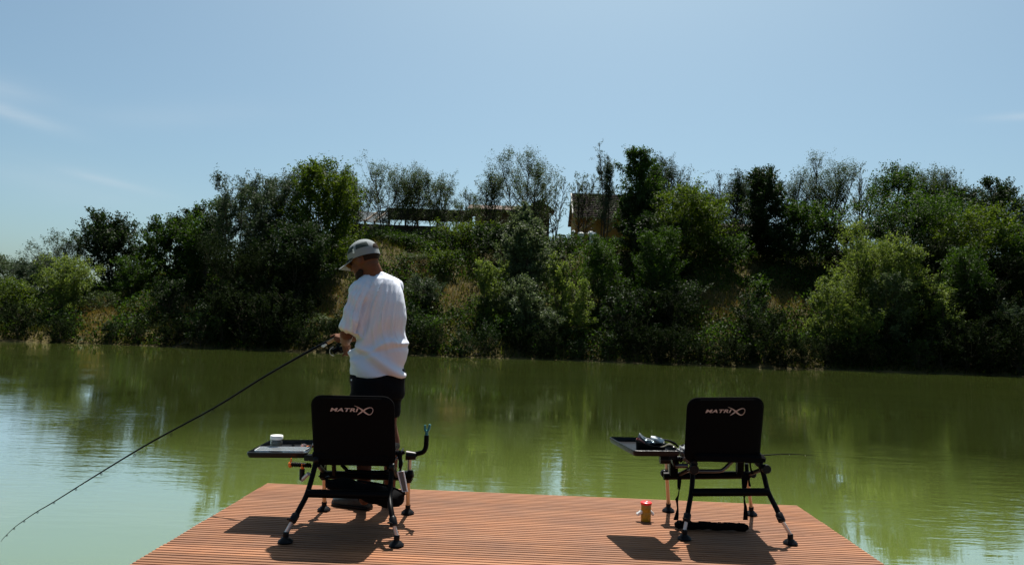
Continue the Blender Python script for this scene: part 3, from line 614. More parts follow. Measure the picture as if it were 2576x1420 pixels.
# ------------------------------------------------------------------ jetty deck
def deckmat():
    mm=bpy.data.materials.new('grooved_terracotta_decking'); mm.use_nodes=True; t=mm.node_tree; p=t.nodes['Principled BSDF']; p.inputs['Roughness'].default_value=0.72; p.inputs['Specular IOR Level'].default_value=0.25
    tc=N(t,'ShaderNodeTexCoord'); mp=N(t,'ShaderNodeMapping'); mp.inputs['Scale'].default_value=(1.2,24,24); t.links.new(tc.outputs['Object'],mp.inputs[0])
    n1=N(t,'ShaderNodeTexNoise',i_Scale=1.6,i_Detail=6.0,i_Roughness=0.7); t.links.new(mp.outputs[0],n1.inputs['Vector'])
    mp2=N(t,'ShaderNodeMapping'); mp2.inputs['Scale'].default_value=(1,1,1); t.links.new(tc.outputs['Object'],mp2.inputs[0])
    n2=N(t,'ShaderNodeTexNoise',i_Scale=1.7,i_Detail=5.0,i_Roughness=0.65); t.links.new(mp2.outputs[0],n2.inputs['Vector'])
    g=N(t,'ShaderNodeNewGeometry')
    cr=N(t,'ShaderNodeValToRGB'); e=cr.color_ramp.elements; e[0].position=0.25; e[0].color=(0.16,0.060,0.029,1); e[1].position=0.8; e[1].color=(0.33,0.152,0.074,1); x=e.new(0.52); x.color=(0.245,0.105,0.048,1)
    t.links.new(n1.outputs[0],cr.inputs[0])
    hs=N(t,'ShaderNodeHueSaturation'); mr=N(t,'ShaderNodeMapRange'); mr.inputs[3].default_value=0.76; mr.inputs[4].default_value=1.15; t.links.new(g.outputs['Random Per Island'],mr.inputs[0]); t.links.new(mr.outputs[0],hs.inputs['Value'])
    m3=N(t,'ShaderNodeMapRange'); m3.inputs[1].default_value=0.3; m3.inputs[2].default_value=0.7; m3.inputs[3].default_value=0.92; m3.inputs[4].default_value=1.05; t.links.new(n2.outputs[0],m3.inputs[0]); t.links.new(m3.outputs[0],hs.inputs['Saturation'])
    t.links.new(cr.outputs[0],hs.inputs['Color'])
    mm2=N(t,'ShaderNodeMixRGB',blend_type='MULTIPLY'); mm2.inputs[0].default_value=0.6; c2=N(t,'ShaderNodeValToRGB'); c2.color_ramp.elements[0].position=0.3; c2.color_ramp.elements[0].color=(0.62,0.6,0.58,1); c2.color_ramp.elements[1].position=0.6
    t.links.new(n2.outputs[0],c2.inputs[0]); t.links.new(hs.outputs[0],mm2.inputs[1]); t.links.new(c2.outputs[0],mm2.inputs[2]); t.links.new(mm2.outputs[0],p.inputs['Base Color'])
    b=N(t,'ShaderNodeBump',i_Strength=0.25,i_Distance=0.003); t.links.new(n1.outputs[0],b.inputs['Height']); t.links.new(b.outputs[0],p.inputs['Normal'])
    return mm
M_deck=deckmat()
FL=G(672,1214); FR=G(2005,1270); ax=(FR-FL); DW=ax.length; ax.normalize(); ay=Vector((ax.y,-ax.x,0))   # ay points back towards the camera
BW,GAP,NG=0.139,0.011,3
dk=thing('wooden_jetty',((FL+FR)/2+ay*3),'reddish brown grooved plank jetty standing in the green water','jetty')
mb=MB(); nb=47
for k in range(nb):
    s0=k*(BW+GAP); prof=[(0,-0.024)]
    gw=BW/(NG+0.5); prof.append((0,-0.003)); prof.append((0.003,0))
    for j in range(NG):
        c=(j+0.75)*gw; w2=gw*0.16; prof += [(c-w2,0),(c-w2*0.8,-0.008),(c+w2*0.8,-0.008),(c+w2,0)]
    prof += [(BW-0.003,0),(BW,-0.003),(BW,-0.024)]
    vs=[]
    for e,end in ((0.0+random.uniform(-.003,.003),0),(DW+random.uniform(-.003,.003),1)):
        for d_,z_ in prof: vs.append(FL+ax*e+ay*(s0+d_)+Vector((0,0,z_)))
    n=len(prof); mb.add(vs,[(i+n,i+1+n,i+1,i) for i in range(n-1)]+[(n-1,0,n,2*n-1),tuple(range(n)),tuple(range(n,2*n))[::-1]])
pk=mb.obj('planks',M_deck,dk,smooth=False)
pk.data.materials.append(mat('painted_groove_shade',(0.13,0.066,0.04),0.9,0.1,col2=(0.17,0.088,0.052),scale=20,stretch=(0.2,3,3)))  # groove shade put into the colour of the groove floors, so lines read darker
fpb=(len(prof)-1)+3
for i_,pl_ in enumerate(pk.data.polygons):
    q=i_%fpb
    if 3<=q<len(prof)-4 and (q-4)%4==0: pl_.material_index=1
tot=nb*(BW+GAP)
mb=MB(); e=0.03
rotm=Matrix((ax,ay,Vector((0,0,1)))).transposed()
mb.box(FL+ax*(DW/2)+ay*e+Vector((0,0,-0.10)),(DW-.1,0.04,0.14),rotm)
for q_ in (0.06,DW/2,DW-0.06,DW*.25,DW*.75): mb.box(FL+ax*q_+ay*(tot/2)+Vector((0,0,-0.105)),(0.05,tot-.15,0.15),rotm)
mb.obj('joists',mat('grey_timber_joists',(0.13,0.085,0.055),0.8,0.2,col2=(0.2,0.13,0.09),scale=6),dk,smooth=False)
for a_ in (0.12,DW*.5,DW-0.12):
    for b_ in (0.25,2.4,4.6): mb=MB(); p=FL+ax*a_+ay*b_; mb.tube([p+Vector((0,0,-0.19)),p+Vector((0,0,-2.0))],0.06,10); mb.obj('support_post',M_wood,dk)

# ------------------------------------------------------------------ fishing chairs
def text_mesh(parent,origin,xd,yd,h,wid,mt):
    """lettering on a backrest, xd and yd are the in-plane axes, origin the lower left corner"""
    cu=bpy.data.curves.new('lettering','FONT'); cu.body='MATRI'; cu.size=1; cu.shear=0.25; cu.offset=0.028; cu.extrude=0.0; cu.space_character=1.08
    t=bpy.data.objects.new('lettering',cu); COL.objects.link(t); bpy.context.view_layer.update()
    me=bpy.data.meshes.new_from_object(t.evaluated_get(bpy.context.evaluated_depsgraph_get())); bpy.data.objects.remove(t)
    xs=[v.co.x for v in me.vertices]; ys=[v.co.y for v in me.vertices]; x0,x1,y0,y1=min(xs),max(xs),min(ys),max(ys)
    nrm=xd.cross(yd).normalized(); off=wloc(parent)
    for v in me.vertices:
        a=(v.co.x-x0)/(x1-x0)*wid*0.66; b=(v.co.y-y0)/(y1-y0)*h; v.co=origin+xd*a+yd*b+nrm*0.004-off
    # swooping X: two tapered strokes
    def stroke(pts,ws):
        P=bez([Vector((x,y,0)) for x,y in pts],7); n=len(P); L=[];Rr=[]
        for i,p in enumerate(P):
            tg=(P[min(i+1,n-1)]-P[max(i-1,0)]).normalized(); nn=Vector((-tg.y,tg.x,0)); f=i/(n-1)*(len(ws)-1); k=min(int(f),len(ws)-2); wv=ws[k]+(ws[k+1]-ws[k])*(f-k)
            L.append(p+nn*wv);Rr.append(p-nn*wv)
        return L+Rr,[(i,i+1,n+i+1,n+i) for i in range(n-1)]
    mb=MB(); sx=wid/355.0; X0,Y0=752,192
    A=[(950,137),(985,152),(1018,176),(1048,203),(1074,214),(1094,203),(1105,176),(1098,157),(1080,152),(1050,163),(1018,186),(996,203),(975,218)]
    v_,f_=stroke([((x-X0)*sx,(Y0-y)*sx) for x,y in A],[0.5*sx,3*sx,7*sx,6*sx,3.5*sx,2.5*sx,2*sx,2*sx,3*sx,5*sx,6*sx,5*sx,1*sx])
    mb.add([origin+xd*v.x+yd*v.y+nrm*0.0045 for v in v_],f_)
    me.materials.clear(); me.materials.append(mt); o=bpy.data.objects.new('lettering',me); COL.objects.link(o); o.parent=parent; me.name='lettering'
    mb.obj('emblem',mt,parent,smooth=False)
def backrest(root,TL,TR,BL,BR,rad,bulge=0.02,th=0.03,bl_cut=0.0):
    TL,TR,BL,BR=map(Vector,(TL,TR,BL,BR)); nx_,ny_=24,20; c=(TL+TR+BL+BR)/4; xd=((TR-TL)+(BR-BL)).normalized(); yd=((TL-BL)+(TR-BR)); yd=(yd-xd*yd.dot(xd)).normalized(); nr=xd.cross(yd)  # towards camera
    Wd=((TR-TL).length+(BR-BL).length)/2; Hd=((TL-BL).length+(TR-BR).length)/2
    prof=[]; K=6
    for (sx,sy,a0) in ((1,1,0),(-1,1,90),(-1,-1,180),(1,-1,270)):
        r_=rad if sy>0 else rad*0.7
        for i in range(K+1):
            a=math.radians(a0+90*i/K); prof.append((sx*(Wd/2-r_)+r_*math.cos(a),sy*(Hd/2-r_)+r_*math.sin(a)))
    mb=MB(); n=len(prof); rings=[(0.96,-th/2),(1.0,-th/4),(1.0,th/4),(0.965,th/2)]
    vs=[]
    def pt(x,y,z,q): 
        x*=q if abs(q-1)>1e-6 else 1; y*=q if abs(q-1)>1e-6 else 1
        cv=-bulge*(x/(Wd/2))**2+0.5*bulge  # fabric curves away at the sides
        return c+xd*x+yd*y+nr*(z-cv*-1*1.0)
    for q,z in rings: vs += [pt(x,y,z,q) for x,y in prof]
    m_=len(rings); fs=[(i*n+j,i*n+(j+1)%n,(i+1)*n+(j+1)%n,(i+1)*n+j) for i in range(m_-1) for j in range(n)]
    mb.add(vs,fs)
    for z,base,rev in ((th/2,(m_-1)*n,False),(-th/2,0,True)):
        b0=len(mb.v); qv=rings[-1][0] if not rev else rings[0][0]; cr=[]; prev=[base+j for j in range(n)]
        for s_ in (0.75,0.5,0.25):
            cur=[]; 
            for x,y in prof: mb.v.append(pt(x*qv*s_,y*qv*s_,z,1)); cur.append(len(mb.v)-1)
            for j in range(n):
                f=(prev[j],prev[(j+1)%n],cur[(j+1)%n],cur[j]); mb.f.append(f[::-1] if rev else f)
            prev=cur
        mb.f.append(tuple(prev[::-1]) if rev else tuple(prev))
    o=mb.obj('backrest',M_fab,root); 
    ed=MB(); ed.tube([pt(x,y,0,1) for x,y in prof]+[pt(*prof[0],0,1)],0.006,6,cap=False); ed.obj('edge_piping',M_fab,o)
    return o,c,xd,yd,nr,Wd,Hd
def foot(root,p,tilt=0.0):
    p=Vector(p); mb=MB(); mb.lathe(p,[(0.001,0.002),(0.040,0.002),(0.043,0.008),(0.038,0.016),(0.024,0.027),(0.016,0.034),(0.017,0.055),(0.014,0.062),(0.001,0.062)],20); return mb.obj('foot',M_rub,root)
def clamp(root,p,r=0.028,h=0.05,axis=(0,0,1),name='clamp',m=None):
    mb=MB(); p=Vector(p); a=Vector(axis).normalized(); mb.lathe(p-a*h/2,[(0.001,0),(r*.9,0),(r,h*.1),(r,h*.9),(r*.9,h),(0.001,h)],14,a); return mb.obj(name,m or M_rub,root)
def leg(root,top_pts,lower_from,ftp,rad=0.0155,mlow=None,inner=0.011):
    """upper black tube through top_pts, inner tube from the collar to the foot"""
    mb=MB(); pts=bez(top_pts,5) if len(top_pts)>2 else top_pts; mb.tube(pts,rad,12); l=mb.obj('leg',M_black,root)
    f=Vector(ftp)+Vector((0,0,0.055)); mb=MB(); mb.tube([Vector(lower_from),f],inner,12); mb.obj('extension_tube',mlow or M_alu,l)
    a=Vector(lower_from); d=(a-Vector(top_pts[-2])).normalized(); clamp(l,a-d*0.005,rad*1.45,0.05,d,'collar'); 
    mb=MB(); mb.beam(a+Vector((0,-rad*1.4,0)),a+Vector((-0.03,-rad*1.4,0.005)),0.012,0.008); mb.obj('thumb_screw',M_rub,l)
    foot(l,ftp); return l
def tray(root,NL,NR,FR_,FL_,m_):
    P=[Vector(p) for p in (NL,NR,FR_,FL_)]; c=sum(P,Vector())/4
    out=[]
    for i in range(4):
        a,b,d=P[i-1],P[i],P[(i+1)%4]; r=0.03
        p0=b+(a-b).normalized()*r; p2=b+(d-b).normalized()*r
        for t in (0,.25,.5,.75,1): out.append((1-t)**2*p0+2*t*(1-t)*b+t*t*p2)
    n=len(out); up=Vector((0,0,1)); lay=[(1.0,-0.006),(1.0,0.008),(0.97,0.010),(0.955,0.004),(0.95,-0.018)]
    vs=[c+(p-c)*s+up*z for s,z in lay for p in out]; k=len(lay)
    vs+= [c+(p-c)*0.955+up*-0.024 for p in out]
    fs=[(i*n+j,i*n+(j+1)%n,(i+1)*n+(j+1)%n,(i+1)*n+j) for i in range(k-1) for j in range(n)]+[tuple((k-1)*n+j for j in range(n))]
    fs+=[(k*n+j,k*n+(j+1)%n,(j+1)%n,j) for j in range(n)]+[tuple(k*n+j for j in range(n))[::-1]]
    mb=MB(); mb.add(vs,fs); return mb.obj('side_tray',m_,root,angle=50)

# ---- left chair
LA=thing('fishing_chair',G(860,1330),'black fishing chair right behind the angler, with white jar on its side tray','chair','black fishing chairs on the jetty')
yt,yb=4.17,4.30
o,c_,xd,yd,nr_,Wd,Hd=backrest(LA,W(787,995,yt),W(990,999,yt),W(787,1166,yb),W(991,1170,yb),0.062)
tw=(W(*c2(1107,150),yt)-W(*c2(752,150),yt)).length
text_mesh(o,c_-xd*(c_-W(*c2(752,192),yt)).dot(xd)+yd*(W(*c2(752,192),yt+.01)-c_).dot(yd)+nr_*0.028,xd,yd,tw*32/355,tw,M_logo)
# seat
mb=MB(); sL=-1.22; sR=-0.78
def seat(root,xl,xr,y0,y1,z,th=0.05):
    mb=MB(); mb.loft([(((xl+xr)/2,y0+(y1-y0)*t,z+0.02*math.sin(t*3.14)-0.02*t*0),(xr-xl)/2*(1 if 0<t<1 else .96),th/2*(1 if 0<t<1 else .6),(1,0,0),(0,0,1)) for t in (0,.04,.25,.5,.75,.96,1)],n=24,sq=5); return mb.obj('seat',M_fab,root)
seat(LA,W(793,1140,4.35).x,W(985,1140,4.35).x,4.26,4.70,0.445)
def rail(root,pts,r=0.014,m_=None,name='frame_tube',k=5): mb=MB(); mb.tube(bez(pts,k) if len(pts)>2 else pts,r,10); return mb.obj(name,m_ or M_black,root)
Lf,Rf=G(*cF(290,1005)),G(*cF(2020,1058)); 
leg(LA,[W(*c2(640,560),4.30),W(*c2(618,680),4.27),W(*c2(560,880),4.20),W(*c2(500,1000),4.12),W(*c2(445,1100),4.06)],W(*c2(450,1085),4.07),Lf)
leg(LA,[W(*c2(1262,650),4.28),W(*c2(1250,760),4.26),W(*c2(1240,900),4.20),W(*c2(1248,1000),4.12),W(*c2(1275,1130),4.06)],W(*c2(1270,1115),4.07),Rf)
rail(LA,[W(*c2(560,875),4.20),W(*c2(1240,890),4.20)],0.024,name='crossbar')
FLf,FRf=G(*cF(890,505)),G(*cF(2195,555))
leg(LA,[W(*c2(700,640),4.66),W(*c2(702,745),4.66)],W(*c2(702,735),4.66),FLf,0.017,M_anod,0.013)
leg(LA,[W(*c2(1392,740),4.62),W(*c2(1392,760),4.62)],W(*c2(1391,745),4.62),FRf,0.016,M_anod,0.013)
rail(LA,[W(*c2(672,722),4.60),W(*c2(1428,738),4.60)],0.026,name='front_rail')
rail(LA,[W(*c2(845,640),4.45),W(*c2(880,675),4.45),W(*c2(920,695),4.45),W(*c2(1205,698),4.45),W(*c2(1225,650),4.45)],0.011)
rail(LA,[W(*c2(700,700),4.62),W(*c2(650,640),4.28)],0.014); rail(LA,[W(*c2(1300,735),4.60),W(*c2(1255,650),4.28)],0.014)
rail(LA,[W(*c2(780,625),4.5),W(*c2(785,720),4.58)],0.014)
for p in ((640,600,4.27),(1258,660,4.26),(690,640,4.5),(1240,690,4.4)): clamp(LA,W(*c2(p[0],p[1]),p[2]),0.024,0.03,(1,0,0),'hinge')
clamp(LA,W(*c2(1412,718),4.60),0.024,0.035,(1,0,0.2),'locking_knob'); clamp(LA,W(*c2(1390,740),4.62),0.026,0.07,(0,0,1),'clamp')
tL=tray(LA,W(*cL(115,600),4.41),W(*cL(1850,610),4.41),W(*cL(2070,240),4.80),W(*cL(815,238),4.80),M_tray)
tra=MB(); tra.beam(W(*cL(1850,600),4.42)-Vector((0,0,0.02)),W(*cL(2120,620),4.36)-Vector((0,0,0.02)),0.05,0.035); tra.obj('tray_arm',M_black,LA)
# rod rest under the tray
rr_=thing('ripple_rod_rest',W(*cL(1650,900),4.36),'orange and black ribbed rod rest bar clamped below the left chair tray','rod rest')
mb=MB(); a=W(*cL(1400,895),4.36); b=W(*cL(1960,925),4.36); mb.tube([a,b],0.005,8)
for k in range(9):
    t=(k+0.3)/9; p=a.lerp(b,t); mb.lathe(p-(b-a).normalized()*0.003,[(0.001,0),(0.015,0.001),(0.016,0.004),(0.013,0.008),(0.001,0.009)],12,(b-a).normalized()+Vector((0,0,0.35)))
mb.obj('ribbed_bar',M_black,rr_)
mb=MB(); mb.lathe(W(*cL(1325,895),4.36),[(0.001,0),(0.014,0),(0.018,0.006),(0.018,0.014),(0.010,0.020),(0.001,0.02)],14,(b-a).normalized()); mb.tube([W(*cL(1375,880),4.36),W(*cL(1385,790),4.36),W(*cL(1392,715),4.36)],[0.008,0.006,0.003],8); mb.tube([W(*cL(1350,920),4.36),W(*cL(1360,975),4.36)],[0.008,0.003],8); mb.obj('end_hook',M_orange,rr_)
mb=MB(); mb.tube([W(*cL(1705,880),4.36),W(*cL(1705,960),4.36),W(*cL(1700,1015),4.36)],[0.011,0.014,0.010],10); mb.obj('clip',M_orange,rr_)
mb=MB(); mb.tube([W(*cL(1698,1020),4.36),W(*cL(1688,1320),4.36)],0.016,12); mb.obj('grip',M_rub,rr_)
mb=MB(); mb.tube([W(*cL(1685,1325),4.36),W(*cL(1880,1150),4.33)],0.012,12); mb.obj('arm_tube',M_alu,rr_)
# things on the left tray
def zt(p,dz): return Vector(p)+Vector((0,0,dz))
pj=W(*cL(968,452),4.60); rj=0.0385
jr=thing('bait_jar',pj,'clear jar of olive bait with white lid standing on the left tray','jar')
mb=MB(); mb.lathe(pj,[(0.001,0.0015),(rj*.93,0.0015),(rj*.95,0.004),(rj*.95,0.062),(rj*.88,0.066),(rj*.86,0.062),(rj*.90,0.058),(rj*.90,0.006),(0.001,0.005)],28); mb.obj('jar_body',M_clear,jr)
mb=MB(); mb.lathe(pj,[(0.001,0.0065),(rj*.87,0.0065),(rj*.87,0.032),(0.001,0.036)],24); mb.obj('bait',mat('olive_bait_pellets',(0.20,0.18,0.03),0.7,0.2,col2=(0.10,0.10,0.03),scale=60),jr)
mb=MB(); mb.lathe(pj,[(0.001,0.060),(rj*1.02,0.060),(rj*1.04,0.063),(rj*1.04,0.080),(rj*.98,0.084),(0.001,0.084)],28); mb.obj('lid',M_white,jr)
pb=[W(*cL(x,y),yy_) for x,y,yy_ in ((370,545,4.435),(1740,560,4.435),(1900,455,4.55),(520,445,4.55))]
bx=thing('clear_tackle_box',(pb[0]+pb[1]+pb[2]+pb[3])/4-Vector((0,0,0.012)),'flat transparent tackle box lying along the near edge of the left tray','tackle box')
mb=MB(); cc=sum(pb,Vector())/4; d0=Vector((0,0,-0.008)); 
vs=[p+d0 for p in pb]+[p+Vector((0,0,0.009)) for p in pb]; mb.add(vs,[(3,2,1,0),(4,5,6,7),(0,1,5,4),(1,2,6,5),(2,3,7,6),(3,0,4,7)]); mb.obj('box_body',mat('frosted_clear_plastic',(0.55,0.60,0.63),0.15,0.6,trans=0.8,ior=1.2),bx,smooth=False)
mb=MB(); q2=[cc+(p-cc)*1.01+Vector((0,0,0.0095)) for p in pb]; mb.tube(q2+[q2[0]],0.0022,6,cap=False); mb.obj('lid_rim',mat('milky_plastic_edge',(0.8,0.82,0.82),0.3,0.5),bx)
mb=MB(); mb.box(W(*cL(1000,560),4.425)+Vector((0,0,.002)),(0.06,0.008,0.008)); mb.obj('latch',M_rub,bx,smooth=False)
M_brn=mat('rusty_orange_cloth',(0.42,0.12,0.03),0.8,0.2,col2=(0.18,0.05,0.02),scale=30); M_pink=mat('pale_pink_soft_plastic',(0.70,0.42,0.35),0.5,0.3)
cl=thing('bait_pouch',W(*cL(1850,430),4.58),'crumpled rusty orange pouch at the back corner of the left tray','pouch')
mb=MB(); mb.tube(bez([W(*cL(1725,435),4.60),W(*cL(1800,410),4.62),W(*cL(1900,405),4.62),W(*cL(2020,385),4.62)],4),[.010,.013,.015,.014,.017,.015,.013,.014,.015,.014,.012,.011,.010],8,flat=.7); mb.obj('pouch_body',M_brn,cl)
mb=MB(); mb.tube(bez([W(*cL(1660,400),4.60),W(*cL(1730,365),4.60),W(*cL(1810,365),4.61)],4),[.005,.009,.010,.012,.012,.012,.010,.009,.007],8); mb.tube([W(*cL(1570,445),4.57),W(*cL(1640,450),4.57),W(*cL(1700,460),4.57)],0.006,6); mb.obj('drawstring',M_pink,cl)
for i,(x,y,s_,lb) in enumerate(((1325,425,.012,'small black swivel clip beside the jar on the left tray'),(1410,400,.017,'small upright black hook box right of the swivel clip on the left tray'))):
    q=MB(); p=W(*cL(x,y),4.63); q.box(p+Vector((0,0,-.004)),(s_*2,s_,s_*1.0)); q.ell(p+Vector((s_*.4,0,s_*.4)),(s_*.6,s_*.4,s_*.7),n=8,k=6); o=q.obj('tackle_clip',M_rub); top(o,lb,'tackle clip')
# rod rest arm on the right of the left chair
ra=thing('rod_rest_arm',W(*cR(640,640),4.62),'curved black rod rest arm with a teal forked tip right of the left chair','rod rest')
mb=MB(); mb.tube([W(*cR(635,880),4.62),W(*cR(638,640),4.62)],0.013,12); mb.obj('post',M_anod,ra)
mb=MB(); mb.tube([W(*cR(585,590),4.62),W(*cR(740,600),4.62)],[0.031,0.024],14); mb.tube([W(*cR(700,590),4.62),W(*cR(720,625),4.62)],0.02,10); mb.obj('clamp',M_rub,ra)
mb=MB(); mb.tube(bez([W(*cR(700,575),4.62),W(*cR(780,560),4.62),W(*cR(850,535),4.60),W(*cR(888,470),4.60),W(*cR(897,380),4.60),W(*cR(901,280),4.60)],5),0.0155,12); mb.obj('curved_arm',M_black,ra)
mb=MB(); mb.tube([W(*cR(901,285),4.60),W(*cR(905,235),4.60)],[0.010,0.010],10); 
mb.tube(bez([W(*cR(905,225),4.60),W(*cR(880,195),4.60),W(*cR(878,120),4.60)],4),[0.008]*6+[0.007]*3,8); mb.tube(bez([W(*cR(905,225),4.60),W(*cR(935,190),4.60),W(*cR(953,112),4.60)],4),[0.008]*6+[0.008]*3,8); mb.obj('fork',M_teal,ra)
# clear case and tools hanging beside the seat
cs=thing('hanging_tackle_case',W(*cR(520,1000),4.30),'narrow clear plastic case hanging on the right side of the left chair','tackle case')
q4=[W(*cR(*p),4.30) for p in ((450,850),(545,835),(603,1150),(525,1150))]; mb=MB(); dv=Vector((0,0.022,0)); mb.add(q4+[p+dv for p in q4],[(0,3,2,1),(4,5,6,7),(0,1,5,4),(1,2,6,5),(2,3,7,6),(3,0,4,7)]); mb.obj('case_body',mat('smoky_clear_plastic',(0.16,0.165,0.17),0.2,0.5,trans=0.3,ior=1.2),cs,smooth=False)
mb=MB(); mb.tube(q4+[q4[0]],0.0045,6,cap=False); mb.obj('case_rim',mat('pale_case_rim',(0.75,0.76,0.76),0.3,0.5),cs)
mb=MB(); mb.tube([W(*cR(490,840),4.31),W(*cR(500,780),4.31)],0.007,8); mb.obj('hanger',M_rub,cs)
pl=thing('hanging_pliers',W(*cR(480,640),4.33),'black pliers and forceps clipped beside the left chair seat','pliers')
mb=MB(); mb.tube(bez([W(*cR(545,480),4.34),W(*cR(480,580),4.33),W(*cR(410,670),4.32)],4),[.007,.008,.009,.010,.010,.009,.008,.008,.007],8,flat=.5); mb.obj('jaw',mat('grey_steel',(0.25,0.27,0.28),0.35,0.5,0.8),pl)
mb=MB(); mb.tube(bez([W(*cR(500,520),4.34),W(*cR(485,600),4.33),W(*cR(500,700),4.32),W(*cR(490,790),4.32)],4),[.012,.014,.016,.017,.016,.014,.012,.012,.013,.014,.013,.011,.009],10); mb.tube([W(*cR(395,540),4.36),W(*cR(470,560),4.35),W(*cR(560,545),4.34)],[.012,.018,.010],10); mb.obj('handle',M_black,pl)
mb=MB(); mb.tube(bez([W(*cR(330,820),4.33),W(*cR(370,790),4.32),W(*cR(405,800),4.32)],3),[.010,.014,.016,.016,.014,.012,.010],10); mb.obj('spring',M_rub,pl)
# big sagging bag slung under the seat
bgp=[(895,-10,.01),(960,60,.055),(1100,95,.085),(1300,135,.10),(1500,180,.115),(1700,240,.115),(1900,300,.11),(2050,300,.085),(2140,270,.045),(2175,255,.008)]
bhh=[4,62,90,88,105,130,145,120,65,6]
rg=[]
for (x,y,dp),hh in zip(bgp,bhh):
    c=W(*cF(x,y),4.40); hz=(W(*cF(x,y-hh),4.40)-c).length; rg.append((c,hz,dp,(0.0,0,1),(0.0,1,0)))
P=[]; 
def interp(rg,k=4):
    out=[]; cs_=bez([r[0] for r in rg],k); n=len(rg)
    for i,c in enumerate(cs_):
        f=i/k; a=min(int(f),n-2); t=f-a; out.append((c,rg[a][1]*(1-t)+rg[a+1][1]*t,rg[a][2]*(1-t)+rg[a+1][2]*t,rg[0][3],rg[0][4]))
    return out
mb=MB(); mb.loft(interp(rg),n=26,sq=2.2)
bag=thing('tackle_bag',W(*cF(1600,420),4.40),'large sagging black bag slung under the left chair','bag'); bo=mb.obj('bag_body',M_fab,bag)
displace(bo,lambda w_,n_,c:c+n_*(0.006*np.sin(w_[:,0]*38+w_[:,2]*60))[:,None]+n_*(0.004*np.sin(w_[:,2]*90-w_[:,0]*25))[:,None])
mb=MB(); mb.tube(bez([W(*cF(1400,40),4.28),W(*cF(1750,85),4.28),W(*cF(2000,160),4.28),W(*cF(2160,250),4.31)],5),0.006,6); mb.obj('zip',M_black,bag)
mb=MB(); mb.tube(bez([W(*cF(905,0),4.4),W(*c2(740,740),4.45)],4),0.008,6); mb.obj('strap',M_black,bag)

# ---- right chair
RA=thing('fishing_chair',G(1830,1330),'black fishing chair standing alone near the right end of the jetty','chair','black fishing chairs on the jetty')
yt,yb=4.40,4.52
o,c_,xd,yd,nr_,Wd,Hd=backrest(RA,W(*c3(738,95),yt),W(*c3(1358,95),yt),W(*c3(735,612),yb),W(*c3(1345,605),yb),0.062)
tw=(W(*c3(1211,150),yt)-W(*c3(885,150),yt)).length
text_mesh(o,c_+xd*(W(*c3(885,205),yt)-c_).dot(xd)+yd*(W(*c3(885,205),yt+.01)-c_).dot(yd)+nr_*0.028,xd,yd,tw*32/355,tw,M_logo)
seat(RA,W(*c3(760,560),4.6).x,W(*c3(1330,560),4.6).x,4.46,4.86,0.475)
Lf,Rf=G(*c4(508,1212)),G(*c4(1988,1275))
leg(RA,[W(*c4(610,190),4.50),W(*c4(622,340),4.49),W(*c4(605,550),4.45),W(*c4(570,750),4.42),W(*c4(540,930),4.40)],W(*c4(543,915),4.40),Lf)
leg(RA,[W(*c4(1590,210),4.50),W(*c4(1630,360),4.49),W(*c4(1680,550),4.44),W(*c4(1790,770),4.38),W(*c4(1860,930),4.34)],W(*c4(1855,915),4.34),Rf)
rail(RA,[W(*c4(605,552),4.45),W(*c4(1680,546),4.44)],0.024,name='crossbar')
FLf,FRf=G(*c4(283,822)),G(*c4(1440,872))
leg(RA,[W(*c4(262,60),4.86),W(*c4(264,340),4.86)],W(*c4(264,330),4.86),FLf,0.0135,M_anod,0.013)
leg(RA,[W(*c4(1375,150),4.82),W(*c4(1385,340),4.82)],W(*c4(1386,330),4.82),FRf,0.0135,M_anod,0.012)
mb=MB(); mb.tube([W(*c4(262,150),4.855),W(*c4(264,290),4.855)],0.0142,12); mb.obj('sleeve_tube',M_anod,RA)
rail(RA,[W(*c4(215,322),4.80),W(*c4(1420,306),4.80)],0.025,name='front_rail')
rail(RA,[W(*c4(540,246),4.60),W(*c4(660,252),4.60),W(*c4(980,252),4.60),W(*c4(1060,225),4.60),W(*c4(1130,160),4.60),W(*c4(1205,90),4.60)],0.0115,m_=mat('glossy_black_tube',(0.03,0.03,0.035),0.12,0.9),k=4)
rail(RA,[W(*c4(385,182),4.62),W(*c4(560,180),4.60)],0.015,m_=bpy.data.materials['glossy_black_tube'],name='side_rail')
mb=MB(); mb.beam(W(*c4(352,70),4.70),W(*c4(358,310),4.72),0.05,0.04,(0,1,0)); mb.obj('leg_block',M_black,RA,smooth=False)
mb=MB(); mb.beam(W(*c4(1284,100),4.72),W(*c4(1280,300),4.74),0.042,0.04,(0,1,0)); mb.obj('leg_block',M_black,RA,smooth=False)
for p in ((640,230,4.47,.030),(1650,225,4.47,.028),(640,150,4.50,.022),(1545,140,4.50,.024),(230,290,4.84,.026),(1460,300,4.79,.022)): clamp(RA,W(*c4(p[0],p[1]),p[2]),p[3],0.035,(0,1,0),'hinge_knob')
rail(RA,[W(*c4(1545,10),4.50),W(*c4(1548,120),4.50),W(*c4(1600,230),4.49)],0.017,name='back_bracket'); rail(RA,[W(*c4(1600,230),4.49),W(*c4(1400,300),4.80)],0.013); rail(RA,[W(*c4(640,200),4.5),W(*c4(420,310),4.8)],0.013)
